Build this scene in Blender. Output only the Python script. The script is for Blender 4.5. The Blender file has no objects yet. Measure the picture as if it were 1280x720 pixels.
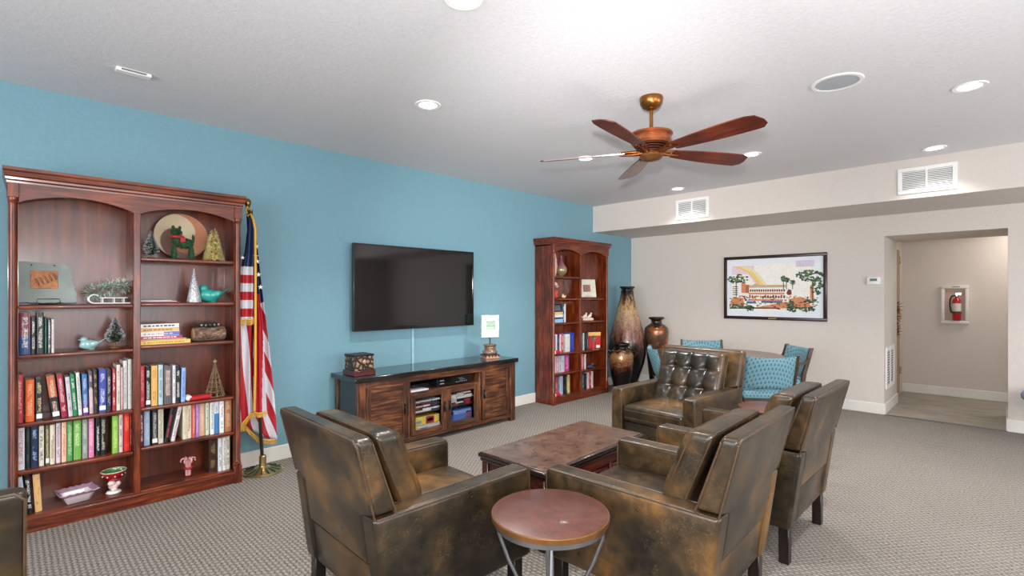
import bpy, bmesh, math, random
from math import pi, sin, cos, radians as R
from mathutils import Vector, Matrix, noise as mnoise
random.seed(7)
S = bpy.context.scene; COL = S.collection

# ------------------------------------------------------------------ camera, world, exposure, daylight
cd = bpy.data.cameras.new('camera'); cam = bpy.data.objects.new('camera', cd); COL.objects.link(cam)
cam.location = (0, 0, 1.41); cam.rotation_euler = (R(90), 0, R(44.7))
cd.sensor_width = 36; cd.lens = 36*625/1280; cd.shift_y = 9/1280; cd.clip_start = .05
S.camera = cam
S.view_settings.view_transform = 'Standard'; S.view_settings.look = 'None'
S.view_settings.gamma = 1; S.view_settings.use_curve_mapping = False
S.view_settings.exposure = 1.0
w = bpy.data.worlds.new('world'); S.world = w; w.use_nodes = True
w.node_tree.nodes['Background'].inputs[0].default_value = (.75, .87, 1, 1)
w.node_tree.nodes['Background'].inputs[1].default_value = 1.0

def lamp(name, kind, loc, power, rot=(0, 0, 0), col=(1, 1, 1), **kw):
    l = bpy.data.lights.new(name, kind); l.energy = power; l.color = col
    for k, v in kw.items(): setattr(l, k, v)
    o = bpy.data.objects.new(name, l); COL.objects.link(o); o.location = loc; o.rotation_euler = rot
    return o
# daylight through the windows of the right and front walls, and the photographer's flash above the camera
lamp('daylight', 'AREA', (3.26, 1.2, 1.45), 48, (0, R(90), 0), (.96, .98, 1), shape='RECTANGLE', size=1.7, size_y=2.6)
lamp('daylight', 'AREA', (3.26, 4.9, 1.45), 42, (0, R(90), 0), (.96, .98, 1), shape='RECTANGLE', size=1.7, size_y=2.2)
lamp('daylight', 'AREA', (-.9, -3.16, 1.45), 75, (R(90), 0, 0), (.96, .98, 1), shape='RECTANGLE', size=3.4, size_y=1.7)
lamp('camera_flash', 'POINT', (-.03, .04, 1.64), 60, col=(1, .99, .97), shadow_soft_size=.05)

lamp('ceiling_fill_spot', 'SPOT', (.3, 1.2, .7), 110, (R(180), 0, 0), (1, 1, 1), spot_size=R(164), spot_blend=1.0, shadow_soft_size=.6)  # added unseen fill, aimed up to brighten the ceiling
lamp('far_fill_spot', 'SPOT', (-.03, .04, 1.64), 400, (R(90+2), 0, R(36)), (1, .99, .98), spot_size=R(58), spot_blend=1.0, shadow_soft_size=.05)  # added fill at the flash point, lifts the far ceiling and the fan shadow

# ------------------------------------------------------------------ materials
def lin(h):
    if isinstance(h, str):
        v = [int(h[i:i+2], 16)/255 for i in (0, 2, 4)]
        return tuple(x/12.92 if x <= .04045 else ((x+.055)/1.055)**2.4 for x in v) + (1,)
    return tuple(h) + (1,)
class NT:
    def __init__(s, name):
        s.m = bpy.data.materials.new(name); s.m.use_nodes = True; s.t = s.m.node_tree
        s.b = s.t.nodes['Principled BSDF']
    def n(s, typ, **kw):
        o = s.t.nodes.new(typ)
        for k, v in kw.items():
            if k.startswith('i_'):
                o.inputs[k[2:].replace('_', ' ')].default_value = v
            else: setattr(o, k, v)
        return o
    def l(s, a, b): s.t.links.new(a, b)
    def coord(s, scale=(1, 1, 1), src='Object', rot=(0, 0, 0)):
        tc = s.n('ShaderNodeTexCoord'); mp = s.n('ShaderNodeMapping')
        mp.inputs['Scale'].default_value = scale; mp.inputs['Rotation'].default_value = rot
        s.l(tc.outputs[src], mp.inputs[0]); return mp.outputs[0]
    def noise(s, vec, scale, detail=4, rough=.6, dist=0):
        n = s.n('ShaderNodeTexNoise'); n.inputs['Scale'].default_value = scale; n.inputs['Detail'].default_value = detail
        n.inputs['Roughness'].default_value = rough; n.inputs['Distortion'].default_value = dist
        s.l(vec, n.inputs['Vector']); return n.outputs[0]
    def ramp(s, f, stops, interp='LINEAR'):
        r = s.n('ShaderNodeValToRGB'); r.color_ramp.interpolation = interp; e = r.color_ramp.elements
        while len(e) < len(stops): e.new(.5)
        for i, (p, c) in enumerate(stops):
            e[i].position = p; e[i].color = lin(c)
        s.l(f, r.inputs[0]); return r.outputs[0]
    def math(s, op, a, b=0, clamp=False):
        m = s.n('ShaderNodeMath', operation=op, use_clamp=clamp)
        for i, v in enumerate((a, b)):
            if isinstance(v, (int, float)): m.inputs[i].default_value = v
            else: s.l(v, m.inputs[i])
        return m.outputs[0]
    def mix(s, f, a, b, mode='MIX'):
        m = s.n('ShaderNodeMix', data_type='RGBA', blend_type=mode)
        for i, v in ((0, f), (6, a), (7, b)):
            if isinstance(v, (int, float)): m.inputs[i].default_value = v
            elif isinstance(v, (str, tuple)): m.inputs[i].default_value = lin(v) if isinstance(v, str) else (tuple(v)+(1,))[:4]
            else: s.l(v, m.inputs[i])
        return m.outputs[2]
    def bump(s, h, strength=.3, dist=.01):
        b = s.n('ShaderNodeBump'); b.inputs['Strength'].default_value = strength; b.inputs['Distance'].default_value = dist
        s.l(h, b.inputs['Height']); s.l(b.outputs[0], s.b.inputs['Normal'])
    def base(s, c):
        if isinstance(c, (str, tuple)): s.b.inputs['Base Color'].default_value = lin(c) if isinstance(c, str) else (tuple(c)+(1,))[:4]
        else: s.l(c, s.b.inputs['Base Color'])
    def set(s, rough=.5, metal=0, coat=0, spec=None):
        s.b.inputs['Roughness'].default_value = rough; s.b.inputs['Metallic'].default_value = metal
        s.b.inputs['Coat Weight'].default_value = coat; s.b.inputs['Coat Roughness'].default_value = .12
        if spec is not None: s.b.inputs['Specular IOR Level'].default_value = spec
        return s.m
    def sep(s, v):
        x = s.n('ShaderNodeSeparateXYZ'); s.l(v, x.inputs[0]); return x.outputs
_mc = {}
def plain(c, rough=.5, metal=0, var=.10, scale=30, coat=0, bump=.08):
    k = (c, rough, metal, var, scale, coat, bump)
    if k in _mc: return _mc[k]
    t = NT('surface_' + (c if isinstance(c, str) else 'x')); v = t.coord()
    n = t.noise(v, scale, 4)
    cc = lin(c)[:3]
    lo = tuple(x*(1-var) for x in cc); hi = tuple(min(1, x*(1+var)) for x in cc)
    r = t.n('ShaderNodeValToRGB'); r.color_ramp.elements[0].position = .3; r.color_ramp.elements[1].position = .7
    r.color_ramp.elements[0].color = lo+(1,); r.color_ramp.elements[1].color = hi+(1,); t.l(n, r.inputs[0])
    t.base(r.outputs[0]); t.bump(n, bump, .002)
    _mc[k] = t.set(rough, metal, coat); return _mc[k]
def wood(name, dark, mid, light, axis=2, scale=5, rough=.3, coat=.3, knots=0, bump=.1):
    t = NT(name); sc = [scale*5]*3; sc[axis] = scale*.45
    v = t.coord(tuple(sc)); n = t.noise(v, 1.6, 6, .62, .6)
    v2 = t.coord((2.5, 2.5, 2.5)); n2 = t.noise(v2, 1.3, 3)
    f = t.math('ADD', t.math('MULTIPLY', n, .65), t.math('MULTIPLY', n2, .35))
    c = t.ramp(f, [(.36, dark), (.5, mid), (.64, light)])
    t.base(c); t.bump(n, bump, .003)
    return t.set(rough, 0, coat)
def cherry(ax): return wood('cherry_wood', '2e1007', '61240d', '8f4019', ax, 5, .33, .25)
M = {}
M['cherry_x'] = cherry(0); M['cherry_y'] = cherry(1); M['cherry_z'] = cherry(2)
M['cherry_back'] = wood('cherry_back_panel', '4a1d0e', '6c2c16', '86401f', 2, 3, .33, .3)
M['rustic_z'] = wood('rustic_dark_wood', '1a0e09', '4a2817', '855331', 2, 6, .38, .2, bump=.4)
M['rustic_y'] = wood('rustic_dark_wood', '1a0e09', '4a2817', '855331', 1, 6, .38, .2, bump=.4)
M['rustic_top'] = wood('rustic_top_wood', '0b0a0b', '1b1817', '2e2622', 1, 5, .22, .6, bump=.3)
M['mahogany_y'] = wood('mahogany_wood', '1d0906', '47150c', '6e2717', 1, 6, .3, .4)
M['mahogany_x'] = wood('mahogany_wood', '1d0906', '47150c', '6e2717', 0, 6, .3, .4)
M['dark_wood'] = wood('espresso_wood', '0a0605', '160c09', '24140e', 2, 5, .35, .2)
M['walnut'] = wood('walnut_wood', '1c110a', '3a2416', '55371f', 2, 6, .35, .25)
M['blade'] = wood('fan_blade_wood', '2a0d07', '541b0d', '733014', 0, 4, .3, .4)

def leather():
    t = NT('distressed_brown_leather'); v = t.coord()
    info = t.n('ShaderNodeObjectInfo'); add = t.n('ShaderNodeVectorMath', operation='ADD')
    t.l(v, add.inputs[0]); t.l(info.outputs['Random'], add.inputs[1])
    n1 = t.noise(add.outputs[0], 3.0, 3, .5, .3)
    n2 = t.noise(add.outputs[0], 17, 4, .6, .3)
    f = t.math('ADD', t.math('MULTIPLY', n1, .74), t.math('MULTIPLY', n2, .26))
    c = t.ramp(f, [(.36, '15110b'), (.47, '2f2517'), (.57, '4d3820'), (.70, '7d5728')])
    # fine crease cracks
    vo = t.n('ShaderNodeTexVoronoi', feature='DISTANCE_TO_EDGE'); vo.inputs['Scale'].default_value = 24
    wv = t.noise(add.outputs[0], 9, 3); wm = t.n('ShaderNodeVectorMath', operation='ADD'); t.l(add.outputs[0], wm.inputs[0])
    sm = t.n('ShaderNodeVectorMath', operation='SCALE'); sm.inputs['Scale'].default_value = .35; t.l(wv, sm.inputs[0]); t.l(sm.outputs[0], wm.inputs[1])
    t.l(wm.outputs[0], vo.inputs['Vector'])
    crack = t.math('LESS_THAN', vo.outputs[0], .016)
    gate = t.math('GREATER_THAN', t.noise(add.outputs[0], 5.5, 2), .55)
    cr = t.math('MULTIPLY', t.math('MULTIPLY', crack, gate), .22)
    c = t.mix(cr, c, '8d7350')
    t.base(c)
    g = t.noise(v, 160, 3); h = t.math('ADD', t.math('MULTIPLY', g, .3), t.math('MULTIPLY', n1, .5))
    t.bump(h, .3, .003)
    rr = t.math('ADD', t.math('MULTIPLY', n2, .25), .2); t.l(rr, t.b.inputs['Roughness'])
    t.set(.33, 0, .12); t.l(rr, t.b.inputs['Roughness']); return t.m
M['leather'] = leather()
M['piping'] = plain('4a3827', .4, var=.25)

def carpet():
    t = NT('loop_pile_carpet'); v = t.coord(); x, y, z = t.sep(v)
    k = .024; ry = t.math('DIVIDE', y, k); rowi = t.math('FLOOR', ry)
    ribs = t.math('ABSOLUTE', t.math('SUBTRACT', t.math('FRACT', ry), .5))            # 0 on the rib, .5 in the groove
    alt = t.math('MULTIPLY', t.math('MODULO', t.math('ABSOLUTE', rowi), 2), .5)
    dash = t.math('ABSOLUTE', t.math('SUBTRACT', t.math('FRACT', t.math('ADD', t.math('DIVIDE', x, .036), alt)), .5))
    wob = t.noise(v, 85, 3, .75)
    big = t.noise(v, 1.1, 2)
    f = t.math('ADD', t.math('MULTIPLY', ribs, .34), t.math('MULTIPLY', dash, .30))
    f = t.math('ADD', f, t.math('MULTIPLY', wob, .68))
    f = t.math('ADD', f, t.math('MULTIPLY', big, .06))
    c = t.ramp(f, [(.36, 'a29b94'), (.53, '827b73'), (.72, '3f3a36')])
    t.base(c); t.bump(t.math('SUBTRACT', 1, f), .6, .006)
    return t.set(.95, 0, 0, .15)
def wallmat(name, c, c2, scale=90, b=.12, weave=True):
    t = NT(name); v = t.coord()
    vv = t.coord((1, 1, .12)); vh = t.coord((.12, .12, 1))
    f = t.math('ADD', t.math('MULTIPLY', t.noise(vv, scale*2, 3), .5), t.math('MULTIPLY', t.noise(vh, scale*2, 3), .5))
    t.base(t.ramp(f, [(.3, c2), (.7, c)])); t.bump(f, b, .003); return t.set(.6, 0, 0, .3)
def ceilmat():
    t = NT('knockdown_ceiling'); v = t.coord(); n = t.noise(v, 38, 5, .7, .4); n2 = t.noise(v, 110, 3)
    f = t.math('ADD', t.math('MULTIPLY', n, .7), t.math('MULTIPLY', n2, .3))
    t.base(t.ramp(f, [(.3, 'd3d1d4'), (.7, 'e0dee0')])); t.bump(f, .5, .006); return t.set(.8, 0, 0, .2)
M['carpet'] = carpet(); M['blue_wall'] = wallmat('blue_grasscloth_wall', '7aa1ae', '6f96a3'); M['cream_wall'] = wallmat('cream_wall', 'd9d0c8', 'cdc3bb')
M['ceiling'] = ceilmat(); M['white_trim'] = plain('e4e0d9', .4, var=.02); M['white'] = plain('ecebe8', .4, var=.03)
M['vinyl'] = wood('grey_plank_vinyl', '857d72', '9c9488', 'b2aa9d', 0, 3, .45, 0)
M['black'] = plain('0d0d0e', .35, var=.2); M['black_gloss'] = plain('08080a', .12, var=.1, coat=.5)
M['bronze'] = plain('7a4423', .32, .85, .35, 12); M['antique'] = plain('8a6a3c', .3, .9, .3, 15)
M['gold'] = plain('b98a34', .35, .8, .25, 60); M['steel'] = plain('77777a', .4, .8, .1); M['chrome'] = plain('c8c8cc', .2, 1, .05)
M['brass'] = plain('b5a070', .3, .9, .15, 20)
def emis(name, c, s):
    t = NT(name); t.base('ffffff'); t.b.inputs['Emission Color'].default_value = lin(c); t.b.inputs['Emission Strength'].default_value = s
    return t.set(.5)
M['lamp_glow'] = emis('lamp_glow', 'fffaf0', 5)

# ------------------------------------------------------------------ mesh helpers
def bm_(): return bmesh.new()
def obj(name, bm, mat, parent=None, loc=None, smooth=40, rot=None):
    me = bpy.data.meshes.new(name); bmesh.ops.recalc_face_normals(bm, faces=bm.faces); bm.to_mesh(me); bm.free()
    mats = mat if isinstance(mat, (list, tuple)) else [mat]
    for m in mats: me.materials.append(m)
    if smooth:
        me.polygons.foreach_set('use_smooth', [True]*len(me.polygons)); me.set_sharp_from_angle(angle=R(smooth))
    o = bpy.data.objects.new(name, me); COL.objects.link(o)
    if parent: o.parent = parent
    if loc: o.location = loc
    if rot: o.rotation_euler = rot
    return o
def thing(name, label, cat, loc=(0, 0, 0), rz=0, group=None, scale=None):
    o = bpy.data.objects.new(name, None); COL.objects.link(o); o.empty_display_size = .1
    o.location = loc; o.rotation_euler = (0, 0, rz); o['label'] = label; o['category'] = cat
    if group: o['group'] = group
    if scale: o.scale = (scale,)*3
    return o
def tag(o, label, cat, group=None):
    o['label'] = label; o['category'] = cat
    if group: o['group'] = group
    return o
def struct(name, bm, m, parent=None, smooth=0):
    o = obj(name, bm, m, parent, smooth=smooth)
    if not parent: o['kind'] = 'structure'
    return o
def dup(root, loc, rz, label=None, group=None, scale=None):
    r = root.copy(); COL.objects.link(r); r.location = loc; r.rotation_euler = (0, 0, rz)
    if label: r['label'] = label
    if group: r['group'] = group
    if scale: r.scale = (scale,)*3
    for ch in list(root.children):
        c = ch.copy(); COL.objects.link(c); c.parent = r
        for g in ch.children:
            d = g.copy(); COL.objects.link(d); d.parent = c
    return r
def box(bm, x0, x1, y0, y1, z0, z1, bev=0, seg=2, f=None, M4=None):
    vs = [bm.verts.new((x, y, z)) for x in (x0, x1) for y in (y0, y1) for z in (z0, z1)]
    fs = [(0, 1, 3, 2), (4, 6, 7, 5), (0, 4, 5, 1), (2, 3, 7, 6), (0, 2, 6, 4), (1, 5, 7, 3)]
    faces = [bm.faces.new([vs[i] for i in q]) for q in fs]
    if bev:
        es = list({e for fa in faces for e in fa.edges})
        r = bmesh.ops.bevel(bm, geom=es, offset=bev, segments=seg, affect='EDGES', profile=.5)
        vs = list({v for fa in r['faces'] for v in fa.verts} | {v for v in vs if v.is_valid})
    if f:
        for v in vs: v.co = Vector(f(v.co))
    if M4 is not None:
        for v in vs: v.co = M4 @ v.co
    return vs
def qbox(name, mat, parent, x0, x1, y0, y1, z0, z1, bev=0, seg=2, f=None):
    b = bm_(); box(b, x0, x1, y0, y1, z0, z1, bev, seg, f); return obj(name, b, mat, parent)
def lathe(bm, prof, n=32, c=(0, 0), fn=None, M4=None, caps=True):
    rings = []
    for r, z in prof:
        rr = max(r, 1e-5)
        ring = [Vector((c[0]+rr*cos(2*pi*i/n), c[1]+rr*sin(2*pi*i/n), z)) for i in range(n)]
        if fn: ring = [Vector(fn(p)) for p in ring]
        if M4 is not None: ring = [M4 @ p for p in ring]
        rings.append([bm.verts.new(p) for p in ring])
    for a, b in zip(rings, rings[1:]):
        for i in range(n): bm.faces.new((a[i], a[(i+1) % n], b[(i+1) % n], b[i]))
    if caps and prof[0][0] > 1e-4: bm.faces.new(rings[0][::-1])
    if caps and prof[-1][0] > 1e-4: bm.faces.new(rings[-1])
def tube(bm, pts, r, n=8, closed=False):
    pts = [Vector(p) for p in pts]; N = len(pts); rings = []
    rs = r if isinstance(r, (list, tuple)) else [r]*N
    prev = None
    for i, p in enumerate(pts):
        a = pts[(i-1) % N] if (closed or i > 0) else p; b = pts[(i+1) % N] if (closed or i < N-1) else p
        d = (b-a).normalized() if (b-a).length > 1e-9 else Vector((0, 0, 1))
        if prev is None:
            u = d.orthogonal().normalized()
        else:
            u = (prev - d*prev.dot(d)); u = u.normalized() if u.length > 1e-6 else d.orthogonal().normalized()
        prev = u; v = d.cross(u)
        rings.append([bm.verts.new(p + (u*cos(2*pi*k/n)+v*sin(2*pi*k/n))*rs[i]) for k in range(n)])
    for i in range(N if closed else N-1):
        a, b = rings[i], rings[(i+1) % N]
        for k in range(n): bm.faces.new((a[k], a[(k+1) % n], b[(k+1) % n], b[k]))
    if not closed: bm.faces.new(rings[0][::-1]); bm.faces.new(rings[-1])
def prism(bm, pts, a0, a1, axis='z', bev=0):
    # pts 2-D outline extruded from a0 to a1 along axis: z->(x,y), x->(y,z), y->(x,z)
    def m(p, a):
        return (p[0], p[1], a) if axis == 'z' else ((a, p[0], p[1]) if axis == 'x' else (p[0], a, p[1]))
    A = [bm.verts.new(m(p, a0)) for p in pts]; B = [bm.verts.new(m(p, a1)) for p in pts]; n = len(pts)
    fs = [bm.faces.new(A[::-1]), bm.faces.new(B)]
    for i in range(n): bm.faces.new((A[i], A[(i+1) % n], B[(i+1) % n], B[i]))
    if bev:
        bmesh.ops.bevel(bm, geom=list({e for f in fs for e in f.edges}), offset=bev, segments=2, affect='EDGES')
    return A+B
def cushion(bm, hx, hy, hz, r, puff=0, axis=2, sign=1, c=(0, 0, 0), fn=None, n=8, dens=4):
    """rounded box with a puffed face; subdivided so fn can shape it"""
    h = (hx, hy, hz)
    def ticks(H):
        a = [-1 + (r/H)*(1-cos(pi/2*k/dens)) for k in range(dens+1)]
        m = [-1+r/H + (2-2*r/H)*k/n for k in range(1, n)]
        return a + m + [-t for t in a[::-1]]
    T = [ticks(x) for x in h]
    vd = {}
    def vert(p):
        k = tuple(round(q, 5) for q in p)
        if k in vd: return vd[k]
        P = Vector((p[0]*h[0], p[1]*h[1], p[2]*h[2]))
        I = Vector([max(-(h[i]-r), min(h[i]-r, P[i])) for i in range(3)])
        d = P-I
        if d.length > 1e-9: P = I + d.normalized()*r
        if puff:
            o = [i for i in range(3) if i != axis]
            w = (1-p[o[0]]**4)*(1-p[o[1]]**4)
            if p[axis]*sign > 0: P[axis] += sign*puff*w*abs(p[axis])
        if fn: P = Vector(fn(P, p))
        vd[k] = bm.verts.new(P + Vector(c)); return vd[k]
    for ax in range(3):
        u, v = [i for i in range(3) if i != ax]
        for s in (-1, 1):
            for i in range(len(T[u])-1):
                for j in range(len(T[v])-1):
                    q = []
                    for a, b in ((0, 0), (1, 0), (1, 1), (0, 1)):
                        p = [0, 0, 0]; p[ax] = s; p[u] = T[u][i+a]; p[v] = T[v][j+b]; q.append(vert(p))
                    if len(set(q)) == 4: bm.faces.new(q)
def ribbon(bm, rows, thick=0):
    vs = [[bm.verts.new(p) for p in r] for r in rows]
    for a, b in zip(vs, vs[1:]):
        for i in range(len(a)-1): bm.faces.new((a[i], a[i+1], b[i+1], b[i]))
    return vs

# ------------------------------------------------------------------ room shell
XL, YB, XR, YF, H = -4.43, 7.29, 3.3, -3.2, 2.74
def sbox(name, m, *a, **k):
    b = bm_(); box(b, *a, **k); return struct(name, b, m)
sbox('floor', M['carpet'], XL-.15, XR+.15, YF-.15, YB, -.12, 0)
sbox('ceiling', M['ceiling'], XL-.15, XR+.15, YF-.15, YB+.15, H, H+.12)
sbox('wall_left', M['blue_wall'], XL-.15, XL, YF-.15, YB+.15, 0, H)
# back wall with passage opening
OX0, OX1, OZ, PY = -1.03, .009, 2.107, 8.25
b = bm_(); box(b, XL, OX0, YB, PY, 0, H); box(b, OX1, XR+.15, YB, PY, 0, H); box(b, OX0, OX1, YB, PY, OZ, H)
struct('wall_back', b, M['cream_wall'])
sbox('trim_soffit', M['cream_wall'], XL, XR, 6.21, YB, 2.353, H)
# right wall with two window openings
b = bm_(); wy = [(-.1, 2.5), (3.8, 6.0)]
box(b, XR, XR+.15, YF, -.1, 0, H); box(b, XR, XR+.15, 2.5, 3.8, 0, H); box(b, XR, XR+.15, 6.0, YB+.15, 0, H)
for a, c in wy: box(b, XR, XR+.15, a, c, 0, .6); box(b, XR, XR+.15, a, c, 2.3, H)
struct('wall_right', b, M['cream_wall'])
b = bm_(); box(b, XL, -2.6, YF-.15, YF, 0, H); box(b, .8, XR, YF-.15, YF, 0, H); box(b, -2.6, .8, YF-.15, YF, 0, .6); box(b, -2.6, .8, YF-.15, YF, 2.3, H)
struct('wall_front', b, M['cream_wall'])
def window(idx, along, a, c, at):
    b = bm_()
    def bar(u0, u1, z0, z1):
        if along == 'y': box(b, at+.03, at+.10, u0, u1, z0, z1)
        else: box(b, u0, u1, at-.10, at-.03, z0, z1)
    bar(a, c, .6, .66); bar(a, c, 2.24, 2.3); bar(a, a+.06, .66, 2.24); bar(c-.06, c, .66, 2.24)
    m = (a+c)/2; bar(m-.02, m+.02, .66, 2.24)
    return struct('window_%d' % idx, b, M['white_trim'])
window(1, 'y', -.1, 2.5, XR); window(2, 'y', 3.8, 6.0, XR); window(3, 'x', -2.6, .8, YF)
# corridor beyond the opening
sbox('floor_corridor', M['vinyl'], -1.2, 2.3, YB, 9.4, -.12, -.002)
sbox('wall_corridor_back', M['cream_wall'], -1.2, 2.3, 9.25, 9.4, 0, 2.5)
sbox('ceiling_corridor', M['ceiling'], -1.2, 2.3, PY, 9.4, 2.45, 2.57)
b = bm_(); box(b, -1.25, -1.09, PY, 8.32, 0, 2.45); box(b, -1.25, -1.09, 8.92, 9.25, 0, 2.45); box(b, -1.25, -1.09, 8.32, 8.92, 2.06, 2.45)
struct('wall_corridor_left', b, M['cream_wall'])
sbox('wall_corridor_right', M['cream_wall'], 2.15, 2.3, PY, 9.25, 0, 2.45)
sbox('trim_threshold', M['steel'], OX0, OX1, YB-.03, YB+.01, 0, .006)
# baseboards
BH = .125
def base(name, x0, x1, y0, y1):
    b = bm_(); box(b, x0, x1, y0, y1, 0, BH, .004, 1); struct(name, b, M['white_trim'])
base('baseboard_left', XL, XL+.014, YF, YB); base('baseboard_back', XL+.014, OX0+.012, YB-.014, YB)
base('baseboard_back_right', OX1-.012, XR, YB-.014, YB); base('baseboard_right', XR-.014, XR, YF, YB)
base('baseboard_passage_left', OX0, OX0+.014, YB, PY); base('baseboard_passage_right', OX1-.014, OX1, YB, PY)
base('baseboard_corridor', -1.09, 2.15, 9.236, 9.25)
# door of the corridor with hinges and tinsel garland
door = bm_(); box(door, -1.125, -1.078, 8.29, 8.90, .01, 2.04, .003, 1)
d = struct('door_1', door, plain('a08672', .4, var=.05))
b = bm_(); box(b, -1.12, -1.084, 8.252, 8.288, 0, 2.09); box(b, -1.12, -1.084, 8.902, 8.96, 0, 2.09); box(b, -1.12, -1.084, 8.288, 8.902, 2.045, 2.09)
struct('door_frame', b, plain('d8ccb2', .4, var=.03), d)
for z in (.35, 1.12, 1.9):
    b = bm_(); box(b, -1.077, -1.064, 8.875, 8.935, z-.05, z+.05, .002, 1); tube(b, [(-1.066, 8.905, z-.052), (-1.066, 8.905, z+.052)], .006)
    o = obj('hinge', b, M['brass'], d)
def greenery(bm, pts, n, ln, wd, r=.02, droop=0):
    """loose little blades scattered round a polyline"""
    pts = [Vector(p) for p in pts]
    for i in range(n):
        k = random.random()*(len(pts)-1) if len(pts) > 1 else 0; j = min(int(k), max(0, len(pts)-2)); t = k-j
        p = pts[j].lerp(pts[j+1], t) if len(pts) > 1 else pts[0].copy()
        d = Vector((random.gauss(0, 1), random.gauss(0, 1), random.gauss(0, 1)-droop)).normalized()
        p = p + d*r*random.random(); q = p + d*ln*(.6+.7*random.random()); s = d.orthogonal().normalized()*wd
        s = Matrix.Rotation(random.random()*6.28, 3, d) @ s
        a = bm.verts.new(p-s*.5); c = bm.verts.new(p+s*.5); e = bm.verts.new(q); bm.faces.new((a, c, e))
gb = bm_(); greenery(gb, [(-1.09, 8.5, 1.28), (-1.09, 8.52, 1.1), (-1.09, 8.56, .85)], 420, .055, .012, .05)
o = tag(obj('tinsel_garland', gb, plain('7c1a20', .3, .5, .4), smooth=0), 'dark red tinsel garland hanging on the corridor door', 'garland'); o['kind'] = 'stuff'

# vents in the soffit, reveal grille, ceiling fittings
def soffit_vent(name, x0, x1, z0, z1, label):
    t = thing(name, label, 'air vent', ((x0+x1)/2, 6.21, (z0+z1)/2), 0)
    hw, hh = (x1-x0)/2, (z1-z0)/2; b = bm_(); f = .035
    box(b, -hw, hw, -.012, 0, hh-f, hh, .003, 1); box(b, -hw, hw, -.012, 0, -hh, -hh+f, .003, 1)
    box(b, -hw, -hw+f, -.012, 0, -hh+f, hh-f, .003, 1); box(b, hw-f, hw, -.012, 0, -hh+f, hh-f, .003, 1)
    box(b, -.008, .008, -.012, 0, -hh+f, hh-f); obj('vent_frame', b, M['white'], t)
    qbox('duct', M['steel'] if False else plain('55565a', .7), t, -hw+f, hw-f, -.0025, -.001, -hh+f, hh-f)
    n = 11
    for s in (-1, 1):
        for i in range(n):
            z = -hh+f+(i+.5)*(2*hh-2*f)/n; b = bm_()
            x0_, x1_ = (-hw+f, -.008) if s < 0 else (.008, hw-f)
            prism(b, [(-.011, z-.006), (-.0095, z-.0065), (-.003, z+.005), (-.0045, z+.0055)], x0_, x1_, 'x'); obj('slat', b, M['white'], t, smooth=0)
soffit_vent('soffit_vent', -3.102, -2.664, 2.396, 2.656, 'small white louvred vent high on the soffit near the blue wall')
soffit_vent('soffit_vent', -.769, -.325, 2.40, 2.652, 'white louvred vent on the soffit above the passage opening')
t = thing('wall_grille', 'white louvred return grille low on the side of the passage opening', 'air vent', (OX0, 7.69, .53))
b = bm_(); box(b, 0, .012, -.29, -.25, -.25, .25); box(b, 0, .012, .25, .29, -.25, .25); box(b, 0, .012, -.25, .25, -.25, -.21); box(b, 0, .012, -.25, .25, .21, .25); box(b, 0, .012, -.012, .012, -.21, .21)
obj('vent_frame', b, M['white'], t); qbox('duct', plain('8a8a8a', .7), t, 0, .002, -.25, .25, -.21, .21)
for s in (-1, 1):
    for i in range(14):
        b = bm_(); z = -.2+i*.03; y0, y1 = (.012, .25) if s > 0 else (-.25, -.012)
        prism(b, [(.003, z), (.005, z), (.011, z+.015), (.009, z+.015)], y0, y1, 'y'); obj('slat', b, M['white'], t, smooth=0)

LAMPS = [(-2.874, 2.07, .075, 'recessed downlight over the gap between near bookcase and television'), (-1.731, 1.439, .075, 'recessed downlight cut by the top edge of the picture'),
         (-2.911, 3.959, .07, 'recessed downlight seen just behind the left fan blade'), (-1.716, 4.946, .07, 'recessed downlight seen at the tip of the lower right fan blade'),
         (-.168, 4.314, .075, 'recessed downlight at the far right beside the round speaker'), (-.465, 5.896, .07, 'recessed downlight just in front of the right soffit vent'),
         (-2.925, 5.899, .07, 'recessed downlight just in front of the small left soffit vent')]
def make_down():
    t = thing('recessed_downlight', 'x', 'ceiling light', (0, 0, H), 0)
    b = bm_(); lathe(b, [(.062, 0), (.062, -.004), (.086, -.006), (.09, -.001), (.09, 0)], 36); obj('trim_ring', b, M['white'], t)
    b = bm_(); lathe(b, [(.0, -.0015), (.062, -.0015), (.062, -.0005)], 32); obj('diffuser', b, M['lamp_glow'], t)
    b = bm_(); lathe(b, [(.0, -.003), (.03, -.003), (.032, -.0015)], 24); obj('bulb', b, M['lamp_glow'], t)
    return t
d0 = make_down()
for i, (x, y, r, lb) in enumerate(LAMPS):
    if i == 0: d0.location = (x, y, H); d0['label'] = lb
    else: dup(d0, (x, y, H), 0, lb)
    lamp('downlight_lamp', 'SPOT', (x, y, H-.02), 22 if y > 5.5 else 72, (0, 0, 0), (1, .97, .93), spot_size=R(118), spot_blend=.7, shadow_soft_size=.06)
lamp('corridor_lamp', 'AREA', (.4, 8.75, 2.44), 8, (0, 0, 0), (1, .95, .88), size=.6)
t = thing('ceiling_speaker', 'round white flush speaker grille in the ceiling right of the fan', 'speaker', (-.755, 3.649, H))
b = bm_(); lathe(b, [(.118, 0), (.118, -.006), (.138, -.006), (.142, -.001), (.142, 0)], 48); obj('trim_ring', b, M['white'], t)
b = bm_(); lathe(b, [(0, -.005), (.118, -.0035), (.118, -.001)], 48); obj('grille', b, plain('a9adb3', .6, var=.15, scale=300), t)
t = thing('ceiling_bracket', 'small white rectangular cover plate on the ceiling above the near bookcase', 'cover plate', (-3.69, .53, H), R(0))
qbox('plate', M['white'], t, -.028, .028, -.085, .085, -.02, 0, .003, 1); qbox('slot', plain('6a6a6c', .6), t, .024, .029, -.06, .06, -.015, -.005)
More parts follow.
